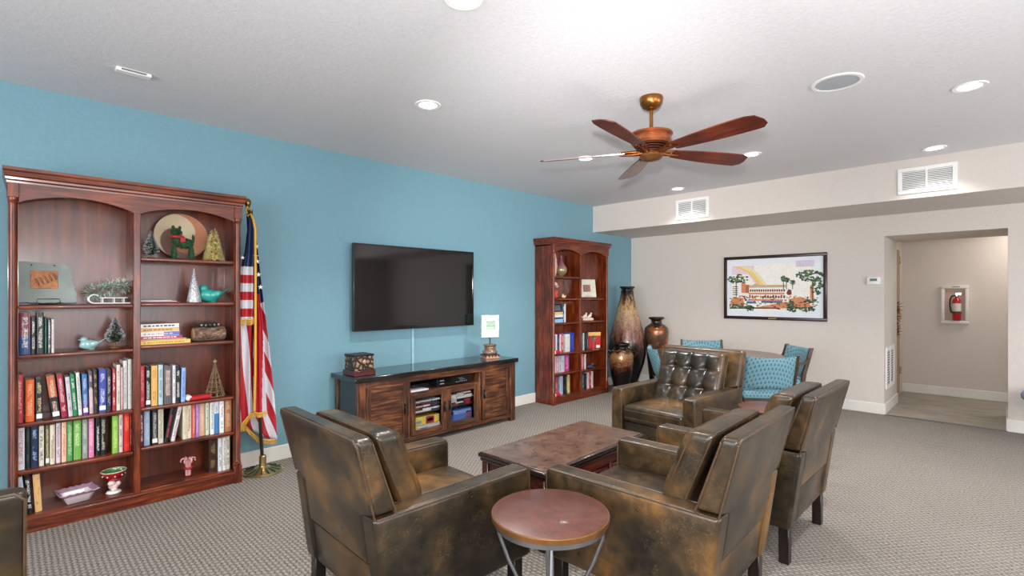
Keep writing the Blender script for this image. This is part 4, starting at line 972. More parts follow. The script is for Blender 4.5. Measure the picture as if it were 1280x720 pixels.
# upper left part with level stripes below the navy field
panel('flag_cloth', lambda z: (lerp(z, [(2.08, 1.335), (1.75, 1.30), (1.60, 1.268), (1.1, 1.262)])-Y0, lerp(z, [(2.08, 1.362), (1.9, 1.368), (1.1, 1.372)])-Y0), 2.08, 1.215,
      lambda v, y, z: (z-1.634, (1.634-z)/S1*1.0+.0), depth=.02, folds=1.6, amp=.014)
# narrow middle fold, red with a white edge
panel('flag_cloth', lambda z: (1.378-Y0, lerp(z, [(1.5, 1.40), (1.2, 1.43), (.45, 1.465)])-Y0), 1.42, .47, lambda v, y, z: (-1, 1.5 if y+Y0 < 1.437 else .5), depth=.012, folds=1.8, amp=.012, phase=2)
def fringe(pts, wd=.03, down=True):
    b = bm_(); pts = [Vector(p) for p in pts]; L = sum((q-p).length for p, q in zip(pts, pts[1:])); n = int(L/.005)
    tube(b, pts, .006, 6)
    for i in range(n):
        k = i/n*(len(pts)-1); j = int(k); p = pts[j].lerp(pts[j+1], k-j); e = p+(Vector((random.uniform(-.004, .004), random.uniform(-.004, .004), -wd)) if down else Vector((.004, random.uniform(-.5, .5)*wd, -.012)))
        tube(b, [p, e], .0022, 4)
    obj('gold_fringe', b, FG, t, smooth=60)
fringe([(.03, 1.264-Y0, 1.215), (.036, 1.30-Y0, 1.222), (.03, 1.34-Y0, 1.218), (.03, 1.37-Y0, 1.228)], .045)
fringe([(.01, 1.27-Y0, .40), (.016, 1.30-Y0, .43), (.014, 1.34-Y0, .475), (.02, 1.372-Y0, .488)], .04)
fringe([(.02, 1.365-Y0, .49), (.026, 1.40-Y0, .475), (.02, 1.43-Y0, .475), (.02, 1.468-Y0, .475)], .035)
fringe([(-.03, 1.27-Y0, .375), (-.035, 1.33-Y0, .375), (-.045, 1.36-Y0, .33), (-.04, 1.42-Y0, .255), (-.045, 1.5-Y0, .228), (-.045, 1.565-Y0, .222)], .035)
b = bm_(); tube(b, [(.005, 1.325-Y0, 2.03), (.02, 1.345-Y0, 2.045), (.03, 1.36-Y0, 2.0), (.036, 1.372-Y0, 1.93), (.036, 1.374-Y0, 1.6), (.038, 1.373-Y0, 1.2), (.036, 1.372-Y0, .8), (.034, 1.366-Y0, .5)], .0095, 8); obj('gold_edge', b, FG, t)
b = bm_(); tube(b, [(.0, 1.325-Y0, 2.05), (.02, 1.31-Y0, 2.075), (.02, 1.32-Y0, 2.10), (0, 1.335-Y0, 2.09), (.02, 1.35-Y0, 2.07)], .006, 6); obj('cord', b, FG, t)
def starb(y, z, x, r):
    b = bm_(); prism(b, [(y-Y0+r*(1 if k % 2 == 0 else .4)*sin(k*pi/5), z+r*(1 if k % 2 == 0 else .4)*cos(k*pi/5)) for k in range(10)], x, x+.002, 'x'); obj('star', b, M['white'], t, smooth=0)
for y, z in ((1.398, 1.80), (1.405, 1.68), (1.415, 1.575), (1.43, 1.475), (1.393, 1.72)): starb(y, z, -.02, .021)
starb(1.281, 1.70, .035, .017)

# ------------------------------------------------------------------ television and cable cover
t = thing('television', 'large flat black television mounted on the blue wall', 'television', (XL+.003, 3.0135, 1.485))
hw, hh = .7385, .416
qbox('body', M['black'], t, .035, .085, -hw+.01, hw-.01, -hh+.01, hh-.01, .006, 2)
b = bm_()
for a in ((-hw, hw, hh-.011, hh), (-hw, hw, -hh, -hh+.016), (-hw, -hw+.01, -hh+.016, hh-.011), (hw-.01, hw, -hh+.016, hh-.011)): box(b, .06, .1, a[0], a[1], a[2], a[3], .002, 1)
obj('bezel', b, M['black_gloss'], t)
scr = NT('tv_screen'); scr.base((.004, .004, .005)); scr.set(.06, 0, 0, .7)
qbox('screen', scr.m, t, .084, .093, -hw+.01, hw-.01, -hh+.015, hh-.011)
qbox('wall_bracket', M['black'], t, 0, .036, -.2, .2, -.2, .2)
qbox('energy_sticker', M['black'], t, .093, .0935, hw-.085, hw-.012, -hh+.02, -hh+.13)
b = bm_(); box(b, XL, XL+.02, 2.977, 3.003, .1, 1.09, .006, 2); tag(obj('cable_cover', b, plain('94b6c0', .4)), 'blue painted cable cover running down the wall under the television', 'cable cover')

# ------------------------------------------------------------------ media console
CX0, CX1, CY0, CY1, CH = -4.38, -3.95, 2.10, 4.06, .70
t = thing('media_console', 'long rustic dark wood console under the television', 'cabinet', ((CX0+CX1)/2, (CY0+CY1)/2, 0))
oy = (CY0+CY1)/2; ox = (CX0+CX1)/2; X1_ = CX1-ox; X0_ = CX0-ox
def cb(name, m, x0, x1, y0, y1, z0, z1, bev=.003, par=None): return qbox(name, m, par or t, x0, x1, y0-oy, y1-oy, z0, z1, bev, 1)
rz_, ry_ = M['rustic_z'], M['rustic_y']
cb('top', M['rustic_top'], X0_-.02, X1_+.02, CY0-.015, CY1+.02, .655, .70, .006)
cb('top_rail', ry_, X1_-.025, X1_-.002, 2.15, 4.0, .60, .655)
for y0, y1 in ((2.115, 2.195), (3.965, 4.045)):
    for x0, x1 in ((X0_, X0_+.05), (X1_-.05, X1_)): cb('corner_post', rz_, x0, x1, y0, y1, 0, .655, .004)
for y0 in (2.13, 4.015): cb('side_panel', plain('2c2a2e', .3, coat=.3, var=.3) if y0 < 3 else rz_, X0_+.05, X1_-.05, y0, y0+.02, .06, .655)
cb('back_panel', M['dark_wood'], X0_, X0_+.012, 2.15, 4.01, .06, .655); cb('bottom_panel', ry_, X0_+.012, X1_-.02, 2.15, 4.01, .06, .085)
cb('bottom_rail', ry_, X1_-.025, X1_-.002, 2.165, 3.99, .045, .085)
for y0 in (2.62, 3.505): cb('upright', rz_, X0_+.012, X1_-.006, y0, y0+.03, .06, .655)
cb('open_shelf', ry_, X0_+.012, X1_-.006, 2.65, 3.505, .475, .50)
cb('inner_shelf', ry_, X0_+.012, X1_-.05, 2.65, 3.505, .272, .288)
def plank_door(y0, y1, hy):
    d = cb('door', rz_, X1_-.024, X1_-.012, y0, y1, .09, .60, 0)
    for a in ((y0, y0+.045, .09, .60), (y1-.045, y1, .09, .60)): cb('stile', rz_, X1_-.02, X1_, a[0], a[1], a[2], a[3], .002, d)
    for a in ((.09, .14), (.55, .60)): cb('door_rail', ry_, X1_-.02, X1_, y0+.045, y1-.045, a[0], a[1], .002, d)
    n = 5
    for k in range(n): z = .14+k*.41/n; cb('plank', ry_, X1_-.016, X1_-.006, y0+.047, y1-.047, z+.0015, z+.41/n-.0015, .002, d)
    handle(hy, .36, d)
def handle(y, z, par):
    b = bm_(); box(b, X1_, X1_+.004, y-oy-.012, y-oy+.012, z-.05, z+.05, .001, 1); tube(b, [(X1_+.006, y-oy, z+.02), (X1_+.02, y-oy-.01, z-.0), (X1_+.022, y-oy, z-.035), (X1_+.02, y-oy+.01, z), (X1_+.006, y-oy, z+.02)], .004, 6)
    obj('handle', b, M['black'], par)
plank_door(2.20, 2.61, 2.585); plank_door(3.545, 3.955, 3.57)
gm = NT('door_glass'); gm.b.inputs['Transmission Weight'].default_value = 1; gm.base((.95, .95, .95)); gm.b.inputs['IOR'].default_value = 1.05; gm.set(.02)
for y0, y1, hy in ((2.655, 3.075, 3.045), (3.08, 3.50, 3.11)):
    d = cb('glass_door', rz_, X1_-.02, X1_, y0, y0+.05, .09, .475, .002)
    cb('stile', rz_, X1_-.02, X1_, y1-.065, y1, .09, .475, .002, d)
    for a in ((.09, .135), (.435, .475)): cb('door_rail', ry_, X1_-.02, X1_, y0+.05, y1-.065, a[0], a[1], .002, d)
    cb('pane', gm.m, X1_-.012, X1_-.009, y0+.05, y1-.065, .135, .435, 0, d); handle(hy, .31, d)
# devices and media
t2 = thing('cable_box', 'small low black box beside the disc player in the console', 'electronics', (-4.16, 2.86, .501))
qbox('case', M['black'], t2, -.1, .09, -.12, .12, 0, .045, .003, 1); qbox('front_panel', M['black_gloss'], t2, .09, .093, -.11, .11, .006, .04)
t2 = thing('disc_player', 'wide black disc player on the open console shelf', 'electronics', (-4.11, 3.2, .501))
qbox('case', M['black'], t2, -.14, .12, -.215, .215, .008, .085, .003, 1); qbox('front_panel', M['black_gloss'], t2, .12, .124, -.213, .213, .01, .083)
b = bm_()
for y, z, w2, h2 in ((-.16, .06, .05, .012), (-.16, .03, .05, .01), (.08, .06, .06, .004), (.10, .045, .07, .004)): box(b, .124, .126, y-w2/2, y+w2/2, z-h2/2, z+h2/2)
for k in range(7): lathe(b, [(.005, 0), (.005, .003)], 10, M4=Matrix.Translation((.124, .02+k*.022, .028)) @ Matrix.Rotation(R(90), 4, 'Y'))
obj('buttons', b, plain('8a8c90', .4, .3), t2)
for y in (-.18, .18): b = bm_(); lathe(b, [(0, 0), (.015, 0), (.015, .009), (0, .009)], 12, (.08, y)); obj('foot', b, M['black'], t2)
b = bm_(); box(b, -.1, .1, -.1, .1, 0, .012); o = obj('magazines', b, plain('c8c8d0', .5, var=.15), None, loc=(-4.06, 2.76, .5)); tag(o, 'white magazines lying at the left of the open console shelf', 'magazine')
def media(y0, y1, x, z0, rowsn, lab, seed):
    random.seed(seed); y = y0; side = 'left' if 'left' in lab else 'right'
    cn = {'a82a38': 'red', 'd8d8dc': 'white', '26262c': 'black', '303a5a': 'navy', '8a2030': 'maroon', 'c0c0c4': 'light grey', '44444c': 'dark grey', 'e0dcd8': 'cream'}
    for r in range(rowsn):
        y = y0+random.uniform(0, .01); k = 0
        while y < y1-.06:
            w2 = random.uniform(.08, .12); w2 = min(w2, y1-y)
            c = random.choice(list(cn)); k += 1
            t3 = thing('disc_case', '%s disc case, %s layer from bottom, %s in its row, behind %s glass door' % (cn[c], ordn[r], ordn[k-1], side), 'disc case', (x, y+w2/2, z0+r*.0155), random.uniform(-.1, .1), group=lab)
            b = bm_(); box(b, -.06, .06, -w2/2+.003, w2/2-.003, 0, .0145, .001, 1); obj('case', b, plain(c, .25, coat=.3, var=.15), t3); y += w2
media(2.70, 3.02, -4.05, .289, 7, 'disc cases stacked behind the left glass door', 1)
media(3.13, 3.46, -4.05, .289, 8, 'disc cases stacked behind the right glass door', 2)
def carton(nm, lab, y0, y1, z0, z1, c, marks):
    t3 = thing(nm, lab, 'box', (-4.09, (y0+y1)/2, z0)); w2 = (y1-y0)/2; h2 = z1-z0
    qbox('carton', plain(c, .45), t3, -.13, .09, -w2, w2, 0, h2, .002, 1)
    for a, c2 in marks: qbox('printed_patch', plain(c2, .45), t3, .09, .0915, -w2+a[0]*2*w2, -w2+a[1]*2*w2, a[2]*h2, a[3]*h2)
carton('board_game', 'white and yellow board game box behind the left glass door, lowest', 2.68, 3.03, .086, .155, 'dcdcd8', [((.0, .25, .1, .9), 'f0d860'), ((.3, .55, .3, .7), '6a98b8'), ((.6, 1, .1, .4), 'e0c850')])
carton('board_game', 'yellow board game box with red badge behind the left glass door', 2.69, 3.02, .157, .238, 'e6cf58', [((.5, .8, .1, .95), 'b03050'), ((.05, .35, .3, .6), '88a8b8'), ((.55, .75, .35, .7), '5a4a90')])
carton('board_game', 'flat white game box behind the right glass door, lowest', 3.13, 3.45, .086, .125, 'c8d0dc', [((.1, .5, .2, .8), '8aa0c0')])
carton('board_game', 'blue game box behind the right glass door', 3.14, 3.44, .127, .235, '4a6cb0', [((.08, .92, .6, .9), '7a98d0'), ((.75, .92, .15, .75), 'a05060'), ((.0, .18, 0, 1), '3a5090')])
# carved box and tablet stand on the console
t = thing('carved_box', 'dark carved wooden keepsake box on the left end of the console', 'box', (-4.13, 2.225, .7005), R(0))
qbox('plinth', plain('4a120c', .35, coat=.3), t, -.105, .105, -.105, .105, 0, .045, .004, 1)
def carv():
    q = NT('carved_relief'); v = q.coord(); vo = q.n('ShaderNodeTexVoronoi', feature='DISTANCE_TO_EDGE'); vo.inputs['Scale'].default_value = 22; q.l(v, vo.inputs['Vector'])
    q.base(q.ramp(vo.outputs[0], [(.02, '150d0a'), (.12, '3c2a20'), (.3, '9a7a62')])); q.bump(vo.outputs[0], 1, .02); return q.set(.4)
qbox('box_body', carv(), t, -.092, .092, -.092, .092, .045, .17, .003, 1); qbox('lid', M['black'], t, -.096, .096, -.096, .096, .17, .185, .003, 1)
b = bm_(); lathe(b, [(0, 0), (.02, 0), (.018, .005), (.008, .008), (0, .008)], 16, M4=Matrix.Translation((.092, 0, .12)) @ Matrix.Rotation(R(90), 4, 'Y')); obj('clasp', b, plain('c09a80', .35, .5), t)
t = thing('tablet_on_stand', 'cream stone tablet on a turned brown pedestal on the right end of the console', 'ornament', (-4.15, 3.84, .7005), R(-20))
def zig():
    q = NT('carved_pedestal_base'); v = q.coord(); x, y, z = q.sep(v); f = q.math('PINGPONG', q.math('ADD', x, y), .02); q.base(q.mix(q.math('GREATER_THAN', q.math('ADD', q.math('MULTIPLY', f, 1.3), .012), q.math('SUBTRACT', z, .003)), '2c1812', 'b08068')); return q.set(.35)
qbox('pedestal_base', zig(), t, -.085, .085, -.085, .085, 0, .045, .004, 1)
b = bm_(); lathe(b, [(.07, .045), (.082, .055), (.086, .07), (.078, .085), (.062, .093), (.06, .105), (.066, .115), (.064, .125), (.058, .13), (.07, .14), (.075, .15), (.068, .157), (0, .158)], 36); obj('pedestal', b, plain('8a7260', .25, .4, .3, 30), t, smooth=60)
b = bm_(); tube(b, [(0, 0, .15), (0, 0, .25)], .008, 8); obj('rod', b, M['black'], t)
b = bm_(); pts = []
for k in range(40):
    a = k/40*4; s = int(a); u = a-s; w2, h2 = .105, .125
    p = [(-w2+2*w2*u, -h2), (w2, -h2+2*h2*u), (w2-2*w2*u, h2), (-w2, h2-2*h2*u)][s]
    pts.append((p[0]+random.uniform(-.003, .003), .36+p[1]+random.uniform(-.003, .003)))
prism(b, pts, -.012, .012, 'x'); obj('tablet', b, plain('d9d6c2', .7, var=.08, scale=40, bump=.4), t, smooth=0)
qbox('picture', plain('a8c4ae', .5, var=.15, scale=60), t, .012, .0135, -.05, .05, .32, .41)
b = bm_(); box(b, .0125, .015, -.052, .052, .408, .415); box(b, .0125, .015, .048, .053, .32, .415); box(b, .0125, .015, -.052, .052, .36, .365); tube(b, [(.0145, -.03, .375), (.0145, -.012, .395), (.0145, 0, .38), (.0145, .015, .398), (.0145, .035, .375)], .002, 5); obj('picture_frame', b, plain('5a6a5c', .5), t)

# ------------------------------------------------------------------ coffee table
t = thing('coffee_table', 'low mahogany coffee table with mottled brown inset top between the armchairs', 'coffee table', (-2.05, 2.58, 0), R(1))
hx, hy, th = .27, .545, .45
my, mx = M['mahogany_y'], M['mahogany_x']
b = bm_(); box(b, -hx, hx, -hy, hy, th-.032, th-.004, .012, 3); box(b, -hx+.012, hx-.012, -hy+.012, hy-.012, th-.055, th-.03, .006, 2); obj('top_frame', b, plain('23100c', .2, coat=.5, var=.3), t)
def stone():
    q = NT('mottled_leather_top'); v = q.coord(); n = q.noise(v, 9, 5, .6); c = q.ramp(n, [(.35, '4c3528'), (.65, '6b4e3e')])
    vo = q.n('ShaderNodeTexVoronoi', feature='DISTANCE_TO_EDGE'); vo.inputs['Scale'].default_value = 13
    wm = q.n('ShaderNodeVectorMath', operation='ADD'); nn = q.n('ShaderNodeTexNoise'); nn.inputs['Scale'].default_value = 7; q.l(v, nn.inputs['Vector'])
    sc = q.n('ShaderNodeVectorMath', operation='SCALE'); sc.inputs['Scale'].default_value = .25; q.l(nn.outputs['Color'], sc.inputs[0]); q.l(v, wm.inputs[0]); q.l(sc.outputs[0], wm.inputs[1]); q.l(wm.outputs[0], vo.inputs['Vector'])
    cr = q.math('MULTIPLY', q.math('LESS_THAN', vo.outputs[0], .04), q.math('GREATER_THAN', q.noise(v, 13, 1), .5))
    q.base(q.mix(q.math('MULTIPLY', cr, .8), c, '2a1812')); q.bump(q.math('SUBTRACT', 1, cr), .4, .002); return q.set(.3, 0, .25)
qbox('top_inset', stone(), t, -hx+.02, hx-.02, -hy+.02, hy-.02, th-.008, th, .002, 1)
qbox('cabinet_body', my, t, -hx+.05, hx-.05, -hy+.05, hy-.05, .07, th-.055)
for sx in (-1, 1):
    for sy in (-1, 1):
        x, y = sx*(hx-.045), sy*(hy-.045); qbox('leg', M['mahogany_x'], t, x-.025, x+.025, y-.025, y+.025, 0, th-.055, .004, 1)
for sx in (-1, 1):
    x = sx*(hx-.045); a, c = (x, x+sx*.012) if sx > 0 else (x+sx*.012, x)
    qbox('side_apron', my, t, a, c, -hy+.07, hy-.07, th-.12, th-.055, .003, 1); qbox('lower_rail', my, t, a, c, -hy+.07, hy-.07, .07, .12, .003, 1)
    for y in (-.17, .17): qbox('upright', my, t, a, c, y-.02, y+.02, .12, th-.12, .002, 1)
    for y in (-.33, 0, .33):
        d = qbox('drawer', my, t, a, c-.004 if sx > 0 else c, y-.135, y+.135, .135, th-.135, .004, 1)
        b = bm_(); lathe(b, [(0, 0), (.006, 0), (.006, .01), (.014, .016), (.012, .024), (0, .026)], 14, M4=Matrix.Translation((x+sx*.012, y, .25)) @ Matrix.Rotation(R(90*sx), 4, 'Y')); obj('knob', b, M['antique'], d)
for sy in (-1, 1):
    y = sy*(hy-.045); a, c = sorted((y, y+sy*.012))
    qbox('end_apron', mx, t, -hx+.07, hx-.07, a, c, th-.12, th-.055, .003, 1); qbox('lower_rail', mx, t, -hx+.07, hx-.07, a, c, .07, .12, .003, 1)
    qbox('end_panel', mx, t, -hx+.085, hx-.085, a+.002, c-.002, .13, th-.13, .004, 1)

# ------------------------------------------------------------------ leather armchairs (front = +y, origin on the floor)
CW, AH, BHt = .74, .60, .90
def rear(z):   # y of the rear face
    return -.373-(z-.2)/.4*.055 if z < .6 else -.428-(z-.6)/.3*.075
def armchair():
    t = thing('armchair', 'x', 'armchair'); L = M['leather']; hw = CW/2; at = .10
    for s in (-1, 1):
        b = bm_()
        def fn(P, p, s=s):
            yy = P.y; z = P.z+.39
            k = (1-p[1])/2      # 1 at rear
            return (P.x, P.y + (rear(z)+.40)*k, P.z)
        cushion(b, at/2, .39, .205, .018, .003, axis=0, sign=s, c=(s*(hw-at/2), -.01, .395), fn=lambda P, p: (P.x, P.y+(rear(P.z+.395)+.40)*(1-p[1])/2, P.z), n=6)
        a = obj('arm', b, L, t, smooth=70)
        for so in (-1, 1):
            x = s*(hw-at/2)+so*(at/2-.004)
            b = bm_(); tube(b, [(x, rear(.592)+.012, .596), (x, .36, .596), (x, .376, .58), (x, .378, .2)], .0038, 6); obj('piping', b, M['piping'], a)
    # body, seat
    b = bm_(); box(b, -hw+at, hw-at, -.30, .355, .19, .335, .012, 3); obj('seat_rail', b, L, t, smooth=50)
    b = bm_(); cushion(b, hw-at-.002, .34, .065, .028, .022, c=(0, .035, .40), n=10); sc = obj('seat_cushion', b, L, t, smooth=80)
    for zz in (.372, .432):
        b = bm_(); x = hw-at-.012; tube(b, [(-x, -.2, zz), (-x, .362, zz), (-x+.015, .375, zz), (x-.015, .375, zz), (x, .362, zz), (x, -.2, zz)], .0035, 6); obj('piping', b, M['piping'], sc)
    # T-shaped back: full width above the arms, narrow between them; a lower panel under the seam
    b = bm_(); box(b, -hw+at*.9, hw-at*.9, -.04, .03, .19, .384, .008, 2, f=lambda c: (c.x, c.y+rear(c.z)+.05, c.z)); obj('lower_back_panel', b, L, t, smooth=50)
    def bf(P, p):
        z = P.z+.6425; thick = .10-max(0, z-.6)/.3*.03
        k = min(1, max(0, (z-.592)/.022)); wd = (hw-at*.93)+(at*.93+.003)*k
        return (P.x*wd/hw, rear(z)+.003+thick/2+P.y*thick/.085, P.z)
    b = bm_(); cushion(b, hw, .0425, .2575, .02, .004, axis=1, sign=-1, c=(0, 0, .6425), fn=bf, n=44, dens=3); bk = obj('back', b, L, t, smooth=60)
    def yr(z, f): thick = .10-(z-.6)/.3*.03; return rear(z)+(.006 if f else thick-.006)
    for f in (0, 1):
        x = hw-.001; b = bm_()
        pts = [(-x, yr(.60, f), .60), (-x, yr(.75, f), .75), (-x, yr(.875, f), .875), (-x+.02, yr(.896, f), .896), (x-.02, yr(.896, f), .896), (x, yr(.875, f), .875), (x, yr(.75, f), .75), (x, yr(.60, f), .60)]
        tube(b, pts, .0042, 6); obj('piping', b, M['piping'], bk)
    # tufted back cushion
    cw = hw-at+.015; ch = .225
    cols = [-1, -.5, 0, .5, 1]; rows_ = [-1, -.33, .38, 1]
    def tf(P, p):
        x, z = P.x/cw, P.z/ch; y = P.y
        if p[1] > 0:
            def cell(u, ed):
                for a, c in zip(ed, ed[1:]):
                    if a <= u <= c+1e-6: q = (u-a)/(c-a); return 1-abs(2*q-1)**2.6
                return 0
            fx, fz = cell(max(-1, min(1, x)), cols), cell(max(-1, min(1, z)), rows_)
            y += .022*math.sqrt(max(0, fx*fz))*p[1]
            for cx in cols[1:-1]:
                for cz in rows_[1:-1]:
                    d2 = ((x-cx)*cw)**2+((z-cz)*ch)**2; y -= .024*math.exp(-d2/.0011)*p[1]
        zz = P.z+.655; lean = -.150-(zz-.43)*.40
        return (P.x, y+lean, P.z)
    b = bm_(); cushion(b, cw, .055, ch, .028, 0, axis=1, c=(0, 0, .655), fn=tf, n=34, dens=3); bc = obj('back_cushion', b, L, t, smooth=80)
    for cx in cols[1:-1]:
        for cz in rows_[1:-1]:
            b = bm_(); zz = .655+cz*ch; bmesh.ops.create_uvsphere(b, u_segments=10, v_segments=6, radius=1, matrix=Matrix.Translation((cx*cw, -.150-(zz-.43)*.40+.036, zz)) @ Matrix.Diagonal((.012, .006, .012, 1))); obj('button', b, L, bc, smooth=80)
    for s_ in (-1, 1):
        b = bm_(); pts = []
        for k in range(14):
            zz = .655-ch+.02+(2*ch-.04)*k/13; pts.append((s_*(cw-.004), -.150-(zz-.43)*.40+.042, zz))
        pts2 = [(p[0], p[1]-.084, p[2]) for p in pts]
        tube(b, pts, .0035, 6); tube(b, pts2, .0035, 6); obj('piping', b, M['piping'], bc)
    b = bm_(); zz = .655+ch-.004; tube(b, [(-cw+.03, -.150-(zz-.43)*.40+.042, zz), (cw-.03, -.150-(zz-.43)*.40+.042, zz)], .0035, 6); tube(b, [(-cw+.03, -.150-(zz-.43)*.40-.042, zz), (cw-.03, -.150-(zz-.43)*.40-.042, zz)], .0035, 6); obj('piping', b, M['piping'], bc)
    for s in (-1, 1):
        b = bm_(); x = s*(hw-.05); vs = box(b, x-.026, x+.026, .30, .352, 0, .2, .003, 1); obj('leg', b, M['dark_wood'], t)
        b = bm_(); box(b, x-.026, x+.026, -.362, -.312, 0, .2, .003, 1); obj('leg', b, M['dark_wood'], t)
    return t
A = armchair(); G = 'brown leather armchairs'
A.location = (-1.97, 1.36, 0); A.rotation_euler = (0, 0, R(-1.4)); A['label'] = 'leather armchair left of the round side table, its back to the camera'; A['group'] = G
dup(A, (-1.175, 2.165, 0), R(92), 'leather armchair nearest at the centre right, behind the round side table')
dup(A, (-1.17, 3.21, 0), R(90), 'leather armchair at the right, second in the row facing the console')
dup(A, (-2.02, 4.04, 0), R(177), 'leather armchair facing the camera at the far end of the coffee table', scale=1.03)
dup(A, (-2.315, -.335, 0), R(90), 'dark leather armchair cut off by the left edge of the picture')

# ------------------------------------------------------------------ round side tables
def side_table():
    t = thing('side_table', 'x', 'side table'); r, h = .231, .56
    def top():
        q = NT('brown_leather_tabletop'); v = q.coord(); n = q.noise(v, 14, 6, .7); n2 = q.noise(v, 130, 3); f = q.math('ADD', q.math('MULTIPLY', n, .6), q.math('MULTIPLY', n2, .4))
        q.base(q.ramp(f, [(.35, '43241d'), (.65, '683c32')])); q.bump(n2, .2, .002); return q.set(.38, 0, .15)
    b = bm_(); lathe(b, [(0, h-.012), (r-.004, h-.012), (r-.004, h-.001), (r-.006, h), (0, h)], 64); obj('tabletop', b, top(), t)
    b = bm_(); lathe(b, [(r-.008, h-.022), (r, h-.022), (r+.001, h-.004), (r-.001, h-.0015), (r-.005, h-.0015)], 64); obj('edge_band', b, plain('8a6038', .3, .7, .25, 12), t, smooth=30)
    b = bm_(); R1 = r-.016; pts = [(R1*cos(k*2*pi/48), R1*sin(k*2*pi/48), h-.03) for k in range(48)]; 
    lathe(b, [(R1-.004, h-.045), (R1+.004, h-.045), (R1+.004, h-.022), (R1-.004, h-.022), (R1-.004, h-.045)], 48, caps=False); obj('ring', b, M['steel'], t)
    for k in range(4):
        a = R(38)+k*pi/2; c, s = cos(a), sin(a); b = bm_()
        pr = [(R1-.002, h-.03), (R1-.012, h-.10), (R1-.05, h-.20), (.105, h-.32), (.085, h-.40), (.10, .08), (.15, .02), (.17, .006)]
        tube(b, [(q*c, q*s, z) for q, z in pr], .0075, 8); obj('leg', b, M['steel'], t)
    b = bm_(); tube(b, [(.092*cos(k*2*pi/32), .092*sin(k*2*pi/32), .16) for k in range(32)], .006, 6, True); obj('stretcher_ring', b, M['steel'], t)
    return t
st = side_table(); st.location = (-1.279, 1.506, 0); st['label'] = 'round brown side table with metal legs in front, between two leather armchairs'
dup(st, (-1.27, 4.08, 0), 0, 'round side table half hidden behind the right leather armchair')

# ------------------------------------------------------------------ dining table and chairs
t = thing('dining_table', 'round dark wood dining table near the back wall', 'table', (-2.28, 5.72, 0))
b = bm_(); lathe(b, [(0, .715), (.58, .715), (.61, .722), (.615, .735), (.61, .744), (0, .745)], 72); obj('tabletop', b, wood('table_wood', '3a2822', '57403a', '6c5449', 0, 4, .3, .3), t, smooth=40)
b = bm_(); lathe(b, [(.28, 0), (.30, .02), (.06, .06), (.045, .12), (.05, .4), (.045, .6), (.12, .68), (.3, .715), (0, .715)], 32); obj('pedestal', b, M['walnut'], t)
def fabric():
    q = NT('teal_patterned_fabric'); v = q.coord(); x, y, z = q.sep(v)
    k = 30.
    u = q.math('MULTIPLY', x, k); w_ = q.math('MULTIPLY', q.math('ADD', z, q.math('MULTIPLY', y, .9)), k*1.05)
    rowi = q.math('FLOOR', w_); off = q.math('MULTIPLY', q.math('MODULO', q.math('ABSOLUTE', rowi), 2), .5)
    fu = q.math('SUBTRACT', q.math('FRACT', q.math('ADD', u, off)), .5); fw = q.math('SUBTRACT', q.math('FRACT', w_), .5)
    d = q.math('ADD', q.math('MULTIPLY', q.math('ABSOLUTE', fu), 1.25), q.math('ABSOLUTE', q.math('ADD', fw, q.math('MULTIPLY', q.math('ABSOLUTE', fu), .5))))
    m = q.math('LESS_THAN', d, .36); n = q.noise(v, 220, 3)
    c = q.mix(q.math('MULTIPLY', m, .8), '6c919b', '2c566a'); q.base(c); q.bump(n, .3, .002); return q.set(.85, 0, 0, .2)
FB = fabric()
